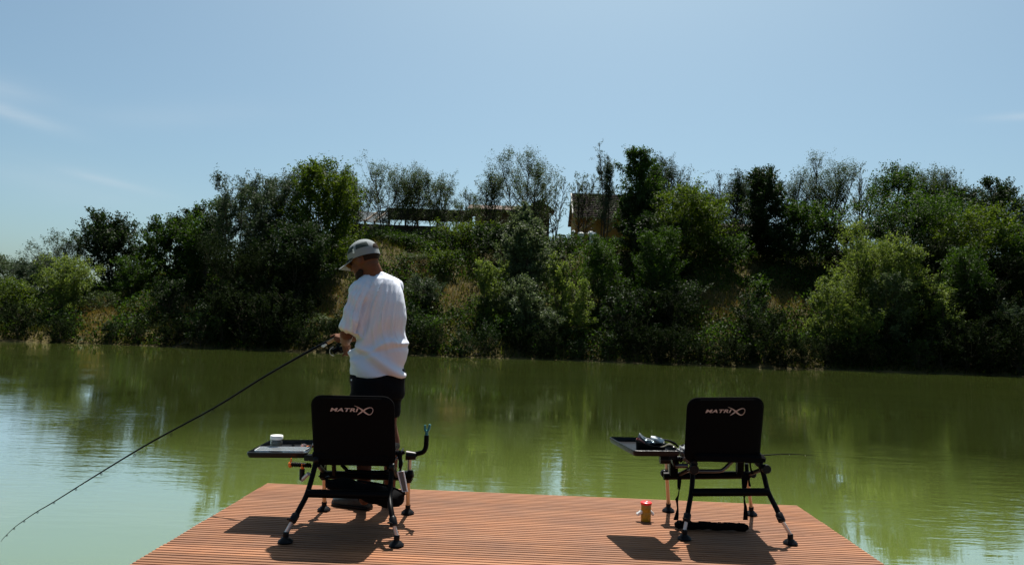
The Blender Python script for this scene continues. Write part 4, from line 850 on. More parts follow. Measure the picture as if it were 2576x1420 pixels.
# carrying straps with padded roll touching the planks
def strap(root,pts,w0,Yd_,th=0.004):
    mb=MB(); n=len(pts); L=[W(*c4(x-w_/2,y),Yd_) for x,y,w_ in pts]; R2=[W(*c4(x+w_/2,y),Yd_) for x,y,w_ in pts]
    vs=[p for pr in zip(L,R2) for p in pr]; vs2=[p+Vector((0,th,0)) for p in vs]; m_=len(vs)
    fs=[(2*i,2*i+2,2*i+3,2*i+1) for i in range(n-1)]+[(m_+2*i+1,m_+2*i+3,m_+2*i+2,m_+2*i) for i in range(n-1)]+[(2*i,m_+2*i,m_+2*i+2,2*i+2) for i in range(n-1)]+[(2*i+1,2*i+3,m_+2*i+3,m_+2*i+1) for i in range(n-1)]
    mb.add(vs+vs2,fs); return mb.obj('strap',M_fab,root)
strap(RA,[(440,330,60),(438,400,56),(432,505,40),(436,515,12),(425,590,16),(402,650,42),(408,700,28),(416,780,22),(405,860,50),(390,935,70)],0,4.66)
strap(RA,[(1352,330,92),(1350,420,80),(1345,520,55),(1345,640,18),(1350,690,26),(1362,750,40),(1365,850,58),(1362,935,66)],0,4.66)
strap(RA,[(1400,330,22),(1412,400,26),(1425,470,34)],0,4.70)
strap(RA,[(1425,120,24),(1432,200,20),(1445,250,26),(1462,300,28)],0,4.66)
mb=MB(); nn=26; pr=[]; rr2=[]
A0=W(*c4(375,950),4.62); A1=W(*c4(1400,925),4.62); A0.z=0.026; A1.z=0.026
for i in range(nn+1): t=i/nn; pr.append(A0.lerp(A1,t)+Vector((0,0,0.002*math.sin(t*19)))); rr2.append((0.024+0.0012*math.sin(t*nn*1.4))*(0.55 if i in(0,nn) else 1))
mb.tube(pr,rr2,14); ro=mb.obj('padded_roll',M_fab,RA)
mb=MB()
for k in range(7):
    t=(k+0.5)/7.5; c=A0.lerp(A1,t); mb.tube([c+Vector((-0.03+0.06*q/6,0.0255*math.cos(math.pi*q/6+math.pi),0.0255*math.sin(math.pi*q/6)+0.001)) for q in range(7)],0.0025,5)
mb.obj('binding_cord',M_black,ro)
tR=tray(RA,W(*cT(690,700),4.26),W(*cT(1790,705),4.26),W(*cT(1180,385),4.70),W(*cT(85,365),4.70),M_tray)
mb=MB(); mb.tube([W(*cT(1280,870),4.5),W(*cT(1520,870),4.5)],[.026,.026],12); mb.obj('tray_clamp',M_rub,RA); 
mb=MB(); mb.beam(W(*cT(1400,800),4.45),W(*cT(1600,800),4.6),0.05,0.03); mb.beam(W(*cT(1600,800),4.6),W(*cT(1640,960),4.66),0.04,0.04,(0,1,0)); mb.obj('tray_arm',M_black,RA,smooth=False)
# bowl, bags and sunglasses on the right tray
bc=W(*cT(1060,600),4.42); r_=(W(*cT(1400,560),4.42)-W(*cT(720,560),4.42)).length/2; hb=(W(*cT(1060,470),4.42)-W(*cT(1060,680),4.42)).length
bc=W(*cT(1060,680),4.44)
bw=thing('bait_bowl',bc,'round black bait bowl with a crumpled bag in it, on the right tray','bowl')
mb=MB(); n=32; prof=[(0.001,0.0),(r_*.92,0.0),(r_*.97,0.004),(r_,hb),(r_*.97,hb),(r_*.93,0.006),(0.001,0.006)]; mb.lathe(bc,prof,n)
for v_ in mb.v:
    if v_.z>bc.z+0.02: v_.z += -(v_.x-bc.x)/r_*hb*0.28 + (v_.y-bc.y)/r_*hb*.10
mb.obj('bowl_body',M_black,bw)
def crumple(name,root,pts,col_m,ys,thick=0.012,seed=1):
    r2=random.Random(seed); mb=MB(); top_=[W(*cT(x,y),ys) for x,y in pts[0]]; bot=[W(*cT(x,y),ys) for x,y in pts[1]]; n=len(top_); rows=5; vs=[]
    for sgn in (0,1):
        for j in range(rows):
            t=j/(rows-1)
            for i in range(n): p=top_[i].lerp(bot[i],t); bulge=math.sin(math.pi*min(max(t,0.02),1))*thick; vs.append(p+Vector((r2.uniform(-.002,.002),(-1 if sgn==0 else 1)*bulge+r2.uniform(-.005,.005),r2.uniform(-.003,.003))))
    f=[]; m_=rows*n
    for j in range(rows-1):
        for i in range(n-1): a=j*n+i; f.append((a,a+n,a+n+1,a+1)); f.append((m_+a,m_+a+1,m_+a+n+1,m_+a+n))
    mb.add(vs,f); return mb.obj(name,col_m,root,smooth=False)
M_foil=mat('blue_grey_foil',(0.10,0.15,0.19),0.22,0.7,0.3,col2=(0.25,0.32,0.36),scale=40,bump=0.5,bscale=60); M_redp=mat('red_packet_print',(0.35,0.03,0.03),0.4,0.5,col2=(0.5,0.25,0.2),scale=50)
sb=thing('snack_packet',W(*cT(950,480),4.45),'crumpled blue grey and red foil packet lying in the black bowl','packet')
crumple('packet_body',sb,[[(805,250),(860,300),(930,360),(1010,395),(1120,430)],[(770,340),(830,400),(930,470),(1010,495),(1180,500)]],M_foil,4.45,seed=3)
crumple('printed_band',sb,[[(762,345),(800,375),(860,420),(930,465)],[(735,400),(790,420),(860,450),(925,490)]],M_redp,4.43,0.004,seed=4)
mb=MB(); mb.tube(bez([W(*cT(*p),4.44) for p in ((812,252),(870,310),(950,365),(1040,390),(1125,432))],4),0.0032,6); mb.obj('crimped_edge',M_white,sb)
M_bw=mat('black_and_white_print',(0.75,0.78,0.8),0.35,0.5,col2=(0.02,0.03,0.035),scale=16,detail=1)
hb2=thing('hook_packet',W(*cT(1240,430),4.46),'black and white printed packet at the back of the bowl on the right tray','packet')
crumple('packet_body',hb2,[[(1075,320),(1170,330),(1290,365),(1380,395)],[(1070,380),(1180,470),(1260,495),(1375,480)]],M_bw,4.47,0.010,seed=5)
crumple('header_card',hb2,[[(1080,318),(1190,322),(1300,350)],[(1075,345),(1180,350),(1290,370)]],M_black,4.485,0.004,seed=8)
sg=thing('tackle_strap',W(*cT(1550,560),4.46),'black strap and olive pouch right of the bowl on the right tray','pouch')
mb=MB(); mb.tube(bez([W(*cT(*p),4.50) for p in ((1385,410),(1500,430),(1620,490),(1700,560))],5),[.010]*6+[.013]*6+[.010]*4,10,flat=.6); mb.obj('strap_band',M_black,sg)
mb=MB(); mb.tube(bez([W(*cT(*p),4.44) for p in ((1160,630),(1280,590),(1400,560),(1500,520),(1600,560),(1690,620))],4),[.004,.005,.006,.007,.008,.009,.010,.011,.012,.014,.016,.017,.018,.018,.017,.015,.013,.011,.009,.007,.005],10,flat=.5); mb.obj('pouch_body',mat('olive_fabric',(0.07,0.065,0.04),0.7,0.3,col2=(0.03,0.03,0.02),scale=30),sg)
mb=MB(); mb.ell(W(*cT(1605,572),4.42),(.006,.004,.003),n=8,k=5); mb.ell(W(*cT(1665,620),4.42),(.008,.004,.003),n=8,k=5); mb.obj('buckle',M_alu,sg)
jk=thing('folded_jacket',W(*cT(1850,740),4.62),'crumpled grey cloth squeezed between the right tray and the backrest','cloth')
mb=MB(); mb.loft(interp([(W(*cT(1690,640),4.64),.012,.02,(0,0,1),(0,1,0)),(W(*cT(1780,680),4.64),.03,.05,(0,0,1),(0,1,0)),(W(*cT(1860,740),4.64),.055,.07,(0,0,1),(0,1,0)),(W(*cT(1960,760),4.64),.06,.07,(0,0,1),(0,1,0))],5),n=20); jo=mb.obj('cloth_body',mat('grey_mottled_cloth',(0.16,0.17,0.18),0.6,0.4,col2=(0.06,0.065,0.07),scale=35,bump=0.6,bscale=40),jk)
displace(jo,lambda w_,n_,c:c+n_*(0.007*np.sin(w_[:,0]*150+w_[:,2]*210)+0.004*np.sin(w_[:,0]*320))[:,None])
mb=MB(); mb.tube([W(*cT(1700,830),4.62),W(*cT(1760,880),4.62),W(*cT(1840,830),4.63),W(*cT(1870,900),4.63)],[.012,.016,.014,.010],8); mb.tube([W(*cT(1790,900),4.61),W(*cT(1810,950),4.61),W(*cT(1850,925),4.61)],0.003,6); mb.obj('drawcord',M_rub,jk)
# spare rod lying across the right chair
sr=thing('spare_rod',W(1990,1141,4.95),'thin black rod tip sticking out right of the right chair backrest','fishing rod')
mb=MB(); mb.tube(bez([W(1700,1150,4.74),W(1800,1146,4.74),W(1915,1144,4.75),W(1985,1141,4.80),W(2055,1145.5,4.85)],6),[0.0085-0.0075*i/24 for i in range(25)],8); mb.obj('blank',M_black,sr)
mb=MB(); mb.tube([W(1985,1141,4.80),W(1986,1144,4.80)],0.002,5); mb.tube([W(2025,1143,4.83),W(2026,1146,4.83)],0.002,5); mb.obj('line_guides',M_alu,sr)
# ---- jar on the deck
pj=G(1624.5,1309); k_=pj.y/1800; rj=13.0*k_*.97; hj=(1309-1263)*k_
j2=thing('bait_tub',pj,'amber bait tub with red screw lid and torn white label standing on the planks','tub')
mb=MB(); mb.lathe(pj,[(0.001,0.001),(rj*.93,0.001),(rj*.98,0.006),(rj*.98,hj*.44),(rj*.955,hj*.46),(rj*.955,hj*.52),(rj*.98,hj*.54),(rj*.98,hj*.86),(rj*.9,hj*.90),(0.001,hj*.90)],30); mb.obj('tub_body',mat('amber_plastic',(0.42,0.22,0.012),0.3,0.5,col2=(0.30,0.17,0.014),scale=25,stretch=(1,1,1.5)),j2)
mb=MB(); mb.lathe(pj,[(0.001,hj*.88),(rj*1.06,hj*.88),(rj*1.10,hj*.90),(rj*1.10,hj*.985),(rj*1.0,hj*1.01),(rj*.5,hj*1.02),(0.001,hj*1.02)],30); lid=mb.obj('lid',M_red,j2)
mb=MB(); mb.box(pj+Vector((0.002,-0.01,hj*1.035)),(0.012,0.010,0.006)); mb.obj('lid_knob',M_white,lid,smooth=False)
mb=MB(); r2=random.Random(3)
for sg_,ang in ((-1,math.pi*1.03),(-1,math.pi*1.13),(1,-0.05)):
    b0=pj+Vector((math.cos(ang)*rj*.97,math.sin(ang)*rj*.97,hj*.46)); dd=Vector((sg_,-0.1,0))
    for q in range(3): 
        c=b0+dd*(0.012*(q if sg_<0 else q*.5))+Vector((0,0,-0.007*q+0.004)); mb.ell(c,(0.011,0.006,0.010),n=7,k=5)
for v_ in mb.v: v_ += Vector((r2.uniform(-1,1),r2.uniform(-1,1),r2.uniform(-1,1)))*0.002
mb.obj('torn_label',M_white,j2,smooth=False)

# ------------------------------------------------------------------ the angler
M_skin=mat('tanned_skin',(0.135,0.062,0.037),0.75,0.08,col2=(0.105,0.047,0.028),scale=18)
M_hair=mat('short_dark_hair',(0.020,0.013,0.010),0.9,0.1); M_cap=mat('grey_cap_cloth',(0.23,0.25,0.26),0.9,0.1,bump=0.15,bscale=250); M_mesh=mat('dark_cap_netting',(0.05,0.066,0.063),0.9,0.1,col2=(0.03,0.04,0.038),scale=20)
M_short=mat('black_shorts_cloth',(0.006,0.006,0.007),0.95,0.05); M_shoe=mat('black_shoe',(0.012,0.014,0.016),0.6,0.3,col2=(0.03,0.05,0.055),scale=14)
M_shirt=mat('white_cotton_jersey',(0.68,0.71,0.80),0.95,0.02,bump=0.1,bscale=400)
YM=4.72
mroot=thing('person',G(920,1281),'standing person seen from behind in white t-shirt, black shorts and grey cap, holding a rod','person')
dF=Vector((-0.45,0.89,0)).normalized(); rV=Vector((dF.y,-dF.x,0))
hf=Vector((-0.86,0.36,-0.36)).normalized(); hu=(Vector((0,0,1))-hf*hf.z).normalized(); hs_=hf.cross(hu).normalized()   # hs_: his right
HM=Matrix((hf,hs_,hu)).transposed()
HC=W(916,652,4.71)
def H(a,b,c): return HC+hf*a+hs_*b+hu*c
def finger(mb,base,dir_,curl,L,r0,seg=(0.45,0.32,0.23),bend=0.9):
    p=Vector(base); d=Vector(dir_).normalized(); c=Vector(curl).normalized(); pts=[p]; rr=[r0]
    for i,sg_ in enumerate(seg):
        d=(d*math.cos(bend*(0.6+0.3*i))+c*math.sin(bend*(0.6+0.3*i))).normalized(); c=(c-d*c.dot(d)); c=c.normalized() if c.length>1e-4 else Vector((0,0,-1))
        p=p+d*L*sg_; pts.append(p); rr.append(r0*(0.95-0.09*i))
    for i in range(3): mb.cap(pts[i],rr[i],pts[i+1],rr[i+1],8)
mb=MB()
# head
mb.ell(H(-0.012,0,0.018),(0.098,0.077,0.100),HM); mb.ell(H(0.035,0,-0.045),(0.062,0.058,0.075),HM); mb.ell(H(0.030,0,-0.088),(0.052,0.047,0.035),HM)
mb.ell(H(0.078,0,-0.095),(0.022,0.024,0.020),HM)                                            # chin
mb.cap(H(0.088,0,0.005),0.010,H(0.112,0,-0.032),0.013,10); mb.ell(H(0.100,0,-0.038),(0.014,0.018,0.010),HM)   # nose
mb.ell(H(0.088,0,-0.062),(0.014,0.024,0.007),HM); mb.ell(H(0.086,0,-0.073),(0.014,0.021,0.008),HM)     # lips
for sg_ in (-1,1):
    mb.ell(H(-0.008,sg_*0.078,-0.018),(0.017,0.007,0.031),HM,12,8); mb.ell(H(0.004,sg_*0.081,-0.016),(0.006,0.004,0.018),HM,8,6)
    mb.ell(H(0.070,sg_*0.028,0.004),(0.016,0.014,0.012),HM,10,8); mb.ell(H(0.06,sg_*0.04,-0.03),(0.025,0.02,0.02),HM,10,8)
nb_=W(946,705,4.75); mb.cap(H(-0.035,0,-0.060),0.057,nb_,0.066,20); mb.cap(H(-0.005,0,-0.08),0.045,W(932,705,4.78),0.055,16)
mb.cap(W(940,718,4.76),0.055,W(918,730,4.70),0.045); mb.cap(W(950,714,4.76),0.055,W(982,728,4.82),0.045)
# torso and legs
mb.cap(W(950,760,4.75),0.13,W(952,900,4.74),0.125); mb.cap(W(930,930,4.68),0.105,W(972,930,4.78),0.10)
mb.cap(W(930,965,4.66),0.095,W(916,1065,4.62),0.060); mb.cap(W(916,1065,4.62),0.060,W(915,1120,4.62),0.057); mb.cap(W(915,1120,4.62),0.057,W(917,1255,4.66),0.034)
mb.cap(W(979,960,4.80),0.090,W(974,1062,4.78),0.062); mb.cap(W(974,1062,4.78),0.058,W(985,1110,4.80),0.056); mb.cap(W(985,1110,4.80),0.056,W(980,1238,4.87),0.034)
heelL,toeL=G(924,1280),G(842,1268); heelR,toeR=G(985,1256),G(925,1247)
for h_,t_,an in ((heelL,toeL,W(917,1255,4.66)),(heelR,toeR,W(980,1238,4.87))):
    hh_=h_.lerp(t_,0.12); mb.cap(Vector((hh_.x,hh_.y,0.050)),0.028,h_.lerp(t_,0.7)+Vector((0,0,0.032)),0.022); mb.cap(an,0.034,Vector((hh_.x,hh_.y,0.06)),0.030)
# arms
eL=W(872,839,4.63); wL=W(869,862,4.84); mb.cap(W(906,740,4.64),0.046,eL,0.043); mb.cap(eL,0.043,eL.lerp(wL,.5),0.041); mb.cap(eL.lerp(wL,.5),0.041,wL,0.027)
eR=W(960,835,5.02); wR=W(872,851,4.99); mb.cap(W(992,728,4.86),0.050,eR,0.042); mb.cap(eR,0.042,wR,0.027)
# left hand at the reel handle, right hand round the rod grip
hL=W(872,873,4.86); pd=(hL-wL).normalized(); mb.cap(wL,0.026,wL.lerp(hL,.4),0.028,12); mb.ell(hL,(0.030,0.040,0.024),Matrix(((0.8,0,-.6),(0,1,0),(.6,0,.8))))
for i in range(4):
    b0=hL+Vector((-0.020+0.003*i,0.028-0.017*i,-0.012)); finger(mb,b0,(-0.5,0.1,-0.9),(0.9,0,-0.1),0.070-0.006*abs(i-1),0.0085)
finger(mb,hL+Vector((0.015,-0.03,-0.008)),(-0.1,-0.1,-1),(-0.9,0.1,-0.2),0.058,0.0095,(0.5,0.5,0.01),0.5)
hR=W(858,848,4.93); mb.cap(wR,0.026,hR,0.028,12); mb.ell(hR,(0.038,0.026,0.030))
for i in range(4):
    b0=hR+Vector((-0.028+0.018*i,-0.012,0.018-0.004*i)); finger(mb,b0,(-0.1,-0.9,0.25),(0,0.25,-1),0.072-0.006*abs(i-1),0.0085,bend=1.0)
finger(mb,hR+Vector((-0.022,0.012,0.018)),(-0.9,-0.2,0.1),(0,-0.4,-0.8),0.055,0.0095,(0.5,0.5,0.01),0.4)
body=mb.obj('body',M_skin,mroot); remesh(body,0.0055,5,0.5)
# hair and beard
def shell(name,m_,fn,parent,n=40,k=20):
    mb=MB(); idx={}; 
    for i in range(k+1):
        for j in range(n):
            az=2*math.pi*j/n; t=i/k; p=fn(az,t); idx[(i,j)]=len(mb.v) if p is not None else None
            if p is not None: mb.v.append(p)
    for i in range(k):
        for j in range(n):
            q=[idx[(i,j)],idx[(i,(j+1)%n)],idx[(i+1,(j+1)%n)],idx[(i+1,j)]]
            if None not in q: mb.f.append(tuple(q))
    return mb.obj(name,m_,parent,angle=60)
def ellp(az,el,rad,c): 
    return H(c[0]+rad[0]*math.cos(el)*math.cos(az),c[1]+rad[1]*math.cos(el)*math.sin(az),c[2]+rad[2]*math.sin(el))
shell('hair',M_hair,lambda az,t: ellp(az,-0.52+0.82*t,(0.0992,0.0782,0.1012),(-0.012,0,0.018)) if math.cos(az)<0.12 and not(abs(math.cos(az)+0.0)<0.30 and t<0.42) else None,body)
mb=MB()
for i in range(9):
    a=-1.45+2.9*i/8; mb.ell(H(0.016+0.056*math.cos(a),0.049*math.sin(a),-0.086-0.014*math.cos(a)),(0.022,0.013,0.026),HM,10,7)
mb.ell(H(0.094,0,-0.054),(0.008,0.022,0.005),HM,10,6); bd=mb.obj('beard',M_hair,body); remesh(bd,0.004,3)
# cap
cc=(-0.006,0,0.034); CR=(0.110,0.089,0.098)
def capP(az,el,k=1.0):
    fl=max(math.cos(az),0)**2; r=1+0.05*fl*math.sin(el*2)
    if el<0.15: return H(cc[0]+CR[0]*k*math.cos(az)*r,cc[1]+CR[1]*k*math.sin(az),cc[2]+CR[2]*el*k+0.006*math.cos(az))
    return H(cc[0]+CR[0]*k*math.cos(el)*math.cos(az)*r*1.01,cc[1]+CR[1]*k*math.cos(el)*math.sin(az)*1.01,cc[2]+CR[2]*k*math.sin(el)*1.0)
cap=shell('cap',M_cap,lambda az,t: capP(az,-0.30+t*(math.pi/2+0.295)),body,48,24)
def inpan(az,el):
    c=abs((az+math.pi)%(2*math.pi)-math.pi)
    return (0.18<el<0.62) and ((0.75<c<1.50) or (1.62<c<2.50))
shell('mesh_panel',M_mesh,lambda az,t: capP(az,0.1+0.6*t,1.012) if inpan(az,0.1+0.6*t) else None,cap,96,24)
shell('rear_opening',M_hair,lambda az,t: capP(az,-0.05+0.6*t,1.014) if (((math.pi-abs((az+math.pi)%(2*math.pi)-math.pi))/0.42)**2+((0.6*t-0.12)/0.34)**2<1 and -0.05+0.6*t>0.06) else None,cap,96,24)
mb=MB(); mb.ell(H(cc[0],0,cc[2]+CR[2]*1.005),(0.008,0.008,0.004),HM,10,6); mb.obj('button',M_cap,cap)
mb=MB()    # brim
nu,nv=16,8; vs=[]
for lay in (0.0,-0.004):
    for i in range(nv+1):
        t=i/nv
        for j in range(nu+1):
            a=-1.15+2.3*j/nu; bx_=cc[0]+CR[0]*0.98*math.cos(a); by_=CR[1]*0.98*math.sin(a)
            ex=cc[0]+0.105+0.092*math.cos(a*0.9)+0.0; ey=0.083*math.sin(a)/math.sin(1.15)*0.93
            x_=bx_+(ex-bx_)*t; y_=by_+(ey-by_)*t; z_=cc[2]-0.020-0.012*t-3.2*(y_**2)*(0.5+0.5*t); vs.append(H(x_,y_,z_+lay))
m_=(nu+1)*(nv+1); fs=[]
for i in range(nv):
    for j in range(nu): a=i*(nu+1)+j; fs.append((a,a+1,a+nu+2,a+nu+1)); fs.append((m_+a,m_+a+nu+1,m_+a+nu+2,m_+a+1))
for j in range(nu): a=nv*(nu+1)+j; fs.append((a,a+1,m_+a+1,m_+a))
for i in range(nv):
    for jj in (0,nu): a=i*(nu+1)+jj; fs.append((a,a+nu+1,m_+a+nu+1,m_+a))
mb.add(vs,fs); mb.obj('brim',M_cap,cap)
mb=MB(); mb.add([capP(math.pi*1.52,0.02,1.02),capP(math.pi*1.56,0.02,1.02),capP(math.pi*1.56,0.32,1.025),capP(math.pi*1.52,0.32,1.025)],[(0,1,2,3)]); mb.obj('cap_label',M_white,cap,smooth=False)
# sunglasses
mb=MB()
for sg_ in (-1,1): mb.tube(bez([H(0.094,sg_*0.066,0.010),H(0.05,sg_*0.080,0.012),H(-0.005,sg_*0.083,0.010),H(-0.018,sg_*0.083,-0.002)],4),[0.0045]*6+[0.003]*7,8,flat=.6)
mb.tube(bez([H(0.094,-0.066,0.010),H(0.104,-0.035,0.008),H(0.106,0,0.006),H(0.104,0.035,0.008),H(0.094,0.066,0.010)],4),0.003,8); gl=mb.obj('sunglasses',M_rub,body)
for sg_ in (-1,1): mb=MB(); mb.ell(H(0.098,sg_*0.040,-0.010),(0.004,0.027,0.021),HM @ Matrix.Rotation(-sg_*0.35,3,'Z'),16,8); mb.obj('lens',mat('amber_lens',(0.20,0.10,0.01),0.1,0.8),gl)
# shorts
mb=MB(); A_=rV; B_=dF
mb.loft([(W(951,925,4.735),.175,.135,A_,B_),(W(951,945,4.735),.180,.145,A_,B_),(W(951,975,4.735),.178,.145,A_,B_),(W(952,1000,4.73),.165,.13,A_,B_)],sq=2.3)
mb.loft([(W(930,950,4.665),.105,.115,A_,B_),(W(921,1000,4.645),.108,.112,A_,B_),(W(914,1056,4.62),.102,.108,A_,B_)],sq=2.2)
mb.loft([(W(978,950,4.805),.098,.112,A_,B_),(W(975,1000,4.795),.095,.108,A_,B_),(W(969,1048,4.79),.090,.100,A_,B_)],sq=2.2)
sh_=mb.obj('shorts',M_short,mroot); remesh(sh_,0.009,4)
displace(sh_,lambda w_,n_,c:c+n_*(0.004*np.sin(w_[:,2]*45+w_[:,0]*30))[:,None])
mb=MB(); mb.add([W(*c1(x,y),4.52) for x,y in ((314,1205),(326,1203),(323,1216),(317,1218))],[(0,1,2,3)]); mb.v=[v for v in mb.v]; mb.obj('logo_patch',M_white,sh_,smooth=False)
# t-shirt
lv=[(944,884,1020,.150),(930,880,1023,.155),(900,881,1023,.155),(882,884,1024,.145),(868,887,1024,.142),(850,892,1024,.140),(820,896,1025,.142),(790,899,1025,.145),(760,902,1023,.142),(735,899,1018,.130),(715,905,1010,.112),(702,917,1000,.092),(692,928,985,.074),(684,936,972,.062)]
rg=[]
for y,xl,xr,B in lv:
    Yc=4.735 if y>700 else 4.745; c=W((xl+xr)/2,y,Yc); hw=(xr-xl)/2*Yc/1800-0.014; A=math.sqrt(max(hw*hw-(B*.45)**2,1e-4))/.89; rg.append((c,A,B,A_,B_))
mb=MB(); mb.loft(rg,n=40,sq=2.25)
sp_=[W(922,722,4.66),W(908,745,4.64),W(895,785,4.625),W(886,818,4.61),W(882,838,4.605)]
sd_=[.060,.074,.080,.078,.074]
dn=(sp_[-1]-sp_[1]).normalized(); a1=Vector((0.93,0.30,0)).normalized(); a1=(a1-dn*a1.dot(dn)).normalized(); a2=dn.cross(a1)
mb.loft([(p,r,r*1.05,a1+(Vector((0,0,-0.30)) if i==4 else Vector((0,0,-0.15)) if i==3 else Vector((0,0,0))),a2) for i,(p,r) in enumerate(zip(sp_,sd_))],n=30,sq=2.2)
mb.cap(W(985,722,4.82),0.068,W(978,790,4.93),0.075); mb.cap(W(938,708,4.72),0.066,W(908,732,4.66),0.078); mb.cap(W(925,712,4.70),0.066,W(905,735,4.70),0.07); mb.cap(W(955,704,4.76),0.06,W(992,722,4.80),0.064)
ts=mb.obj('t_shirt',M_shirt,mroot); remesh(ts,0.0075,5,0.5)
def folds(w_,n_,c):
    x,y,z=w_[:,0],w_[:,1],w_[:,2]
    S0=W(960,735,4.7); u_=(x-S0.x); 
    upper=np.clip((z-1.02)/0.15,0,1)*np.clip((1.60-z)/0.12,0,1)
    fan=u_*34/(0.55+0.9*np.clip(1.50-z,0,.6))+ (1.5-z)*3.0*np.sign(u_+0.05)*0+1.2*np.sin(z*9+x*4)
    back=np.clip(-n_[:,1],0,1)
    r1=(1-np.abs(np.sin(fan*1.15+0.5*np.sin(z*7+x*9))))**3*0.010*(0.6+0.4*np.sin(z*11+x*31))-0.0015
    r1+=(1-np.abs(np.sin(fan*1.9+1.0+0.4*np.sin(z*12))))**4*0.006*(0.5+0.5*np.sin(z*8-x*23))
    r2=0.005*np.sin(fan*4.1+2*np.sin(z*13))
    waist=np.exp(-((z-(1.075+0.25*(x-S0.x+0.02)+0.02*np.sin(x*30)))/0.018)**2)*0.012-np.exp(-((z-(1.045+0.25*(x-S0.x+0.02)))/0.018)**2)*0.012
    low=0.014*np.sin((x*22+z*26)+2*np.sin(z*14+x*9))*np.clip((1.12-z)/0.08,0,1)
    diag=0.014*np.sin(z*30-x*26+1.5*np.sin(x*17))*np.clip((1.32-z)/0.2,0,1)*np.clip((z-1.0)/.1,0,1)
    slv=np.exp(-(((x-(W(888,790,4.6).x))/0.075)**2))*(0.006*np.sin(z*48+x*40))*np.clip((1.5-z)/.1,0,1)*(x<W(905,790,4.6).x)
    pa,pb=W(922,758,4.6),W(905,846,4.6); lt=np.clip((z-pb.z)/(pa.z-pb.z),0,1); lx=pb.x+(pa.x-pb.x)*lt
    crease=-0.026*np.exp(-((x-lx)/0.011)**2)*np.clip((pa.z+0.03-z)/0.05,0,1)*np.clip((z-pb.z+0.01)/0.03,0,1)*(n_[:,1]<0.3)
    puff=0.008*np.exp(-((x-lx+0.035)/0.022)**2)*np.clip((pa.z-z)/0.1,0,1)*np.clip((z-pb.z+0.02)/0.04,0,1)
    d_=crease+puff+(r1*2.0+r2*0.6)*upper*(0.35+0.65*back)+waist+low+diag+slv
    return c+n_*d_[:,None]
displace(ts,folds)
mb=MB(); ring=[]
cN=W(948,690,4.74)
for i in range(25): a=2*math.pi*i/24; ring.append(cN+A_*0.054*math.cos(a)+B_*0.050*math.sin(a)+Vector((0,0,-0.018*math.sin(a)+0.004)) )
mb.tube([p-Vector((0,0,0.006)) for p in ring],0.004,8,cap=False); mb.obj('collar',M_shirt,ts)
# shoes
for h_,t_ in ((heelL,toeL),(heelR,toeR)):
    d=(t_-h_); d.z=0; L=d.length; d.normalize(); s2=Vector((-d.y,d.x,0)); mb=MB()
    rg=[]
    for t,wd,ht in ((-0.10,.022,.03),(-0.07,.034,.042),(0.0,.040,.052),(0.2,.041,.050),(0.45,.043,.040),(0.7,.050,.033),(0.9,.045,.026),(1.02,.026,.020),(1.06,.008,.014)):
        rg.append((Vector((h_.x,h_.y,0))+d*L*t+Vector((0,0,ht+0.006)),wd,ht,s2,(0,0,1)))
    mb.loft(rg,n=24,sq=2.6); so=mb.obj('shoe',M_shoe,mroot)
    mb=MB(); rg=[(Vector((h_.x,h_.y,0))+d*L*t+Vector((0,0,0.012)),wd,.011,s2,(0,0,1)) for t,wd in ((-0.11,.02),(-0.08,.036),(0,.043),(0.4,.045),(0.7,.053),(0.92,.047),(1.04,.026),(1.08,.01))]
    mb.loft(rg,n=20,sq=4); mb.obj('sole',M_rub,so)
    mb=MB(); c=Vector((h_.x,h_.y,0))+d*L*.12; mb.lathe(c,[(0.036,0.04),(0.044,0.06),(0.044,0.12),(0.040,0.15)],16); mb.obj('sock',M_short,so)
# ------------------------------------------------------------------ the rod in his hands
cB=crop(0,1280,1.509)
rp=[(2110,5),(2050,40),(1990,75),(1840,150),(1560,310),(1270,490),(900,690),(600,870),(320,1045),(222,1102),(140,1157),(84,1198),(40,1240),(14,1268),(8,1281)]
YR=lambda px: 4.93-0.0*px if px>800 else 4.93+0.0*(px)
RP=[W(*cB(*p),4.93) for p in rp]
rod=thing('fishing_rod',W(*cB(1990,75),4.93),'long black feeder rod held by the standing person, its tip drooping at the far left','fishing rod')
rads=[.012,.012,.011,.0085,.0075,.0068,.0058,.0048,.0036,.0031,.0026,.0022,.0019,.0016,.0014]
P_=bez(RP[2:],4); rr_2=[]
for i in range(len(P_)): f=i/4; a=min(int(f),len(RP)-4); t=f-a; rr_2.append(rads[a+2]*(1-t)+rads[a+3]*t)
mb=MB(); mb.tube(P_,rr_2,8); mb.obj('blank',M_black,rod)
mb=MB(); mb.tube([RP[0]+(RP[0]-RP[2])*0.3,RP[1],W(*cH(560,640),4.93)],[.013,.013,.011],12); mb.obj('grip',M_rub,rod)
mb=MB(); mb.tube([W(*cH(540,650),4.93),W(*cH(430,720),4.93),W(*cH(345,765),4.93)],[.0115,.013,.0125],12); mb.obj('cork',mat('cork',(0.50,0.34,0.20),0.7,0.2,col2=(0.35,0.22,0.12),scale=60),rod)
mb=MB(); mb.tube([W(*cH(310,800),4.93),W(*cH(180,860),4.93)],[.010,.0085],12); mb.lathe(W(*cH(235,850),4.925),[(0.001,0),(0.010,0.0),(0.010,0.008),(0.001,0.008)],10,(0,-1,0)); mb.obj('collar',M_alu,rod)
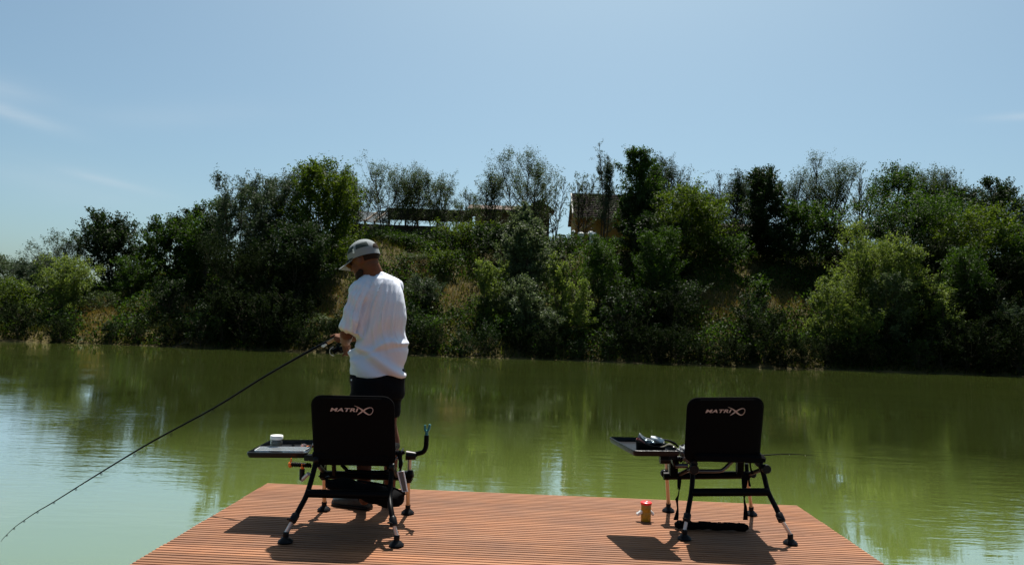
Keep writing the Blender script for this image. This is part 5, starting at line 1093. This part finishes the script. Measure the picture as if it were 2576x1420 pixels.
for x,y in ((1553,318),(1262,492),(1015,632),(797,755),(600,868),(450,962),(320,1043),(222,1100),(143,1154),(84,1198),(40,1238)):
    p=W(*cB(x,y),4.93); r=0.004+0.009*(x/1553)**1.2; mb=MB(); c=p+Vector((r*0.4,0,-r*1.9)); mb.tube([p,c+Vector((0,0,r))],0.0016,5)
    mb.tube([c+Vector((0.3*r*math.cos(a),r*math.cos(a),r*math.sin(a))) for a in [2*math.pi*i/12 for i in range(13)]],0.0018,5,cap=False); mb.obj('line_guide',M_black,rod)
rc=W(*cH(640,930),4.91); rl=MB(); rl.tube([W(*cH(640,700),4.93),W(*cH(660,800),4.92),rc],[.007,.006,.010],8); rl.ell(rc+Vector((0.02,0,-0.008)),(0.026,0.018,0.024)); rl=rl.obj('reel',M_rub,rod)
mb=MB(); ax3=Vector((-0.85,0,-0.52)); mb.lathe(rc+Vector((0.006,-0.004,0)),[(0.001,0),(0.024,0.0),(0.025,0.006),(0.018,0.010),(0.018,0.030),(0.024,0.033),(0.022,0.040),(0.001,0.042)],20,ax3); mb.obj('spool',M_black,rl)
mb=MB(); cB2=rc+ax3*0.03; mb.tube(bez([cB2+Vector((0,-.02,.03)),cB2+Vector((-.02,-.03,.012)),cB2+Vector((-.022,-.02,-.02)),cB2+Vector((0,0,-.034))],4),0.002,6); mb.obj('bail_arm',M_alu,rl)
mb=MB(); mb.tube(bez([rc+Vector((0.03,-.02,-.01)),rc+Vector((0.035,-.05,-.012)),rc+Vector((0.05,-.062,.004))],3),0.004,6); mb.ell(rc+Vector((0.056,-.062,.008)),(.012,.009,.009)); mb.obj('crank_handle',M_black,rl)

# dead branches lodged at the waterline
for i,(px,lb) in enumerate(((436,'bare dead branch poking from the water below the upright dark bush'),(1172,'bleached dead branch at the waterline right of the angler'),(2010,'dark dead branch leaning into the water below the narrow dark tree'))):
    y=float(shore((px-1288)/1800*36.8))-0.25; x=(px-1288)/1800*y; r2=random.Random(40+i); mb=MB(); p=Vector((x,y,-0.6)); d=Vector((r2.choice((-1,1))*0.8,-0.2,0.55)).normalized()
    P=[p+d*0.25*k+Vector((0,0,-0.012*k*k))+Vector((r2.uniform(-.03,.03),0,r2.uniform(-.03,.03))) for k in range(7)]; mb.tube(P,[.035-.0045*k for k in range(7)],7)
    for k in (2,3,4,5): q=P[k]; e=(d+Vector((r2.uniform(-.8,.8),r2.uniform(-.3,.3),r2.uniform(.2,.9)))).normalized(); mb.tube([q,q+e*.25,q+e*.42+Vector((0,0,-.03))],[.014,.009,.003],5)
    o=mb.obj('dead_branch',M_bark); top(o,lb,'branch')
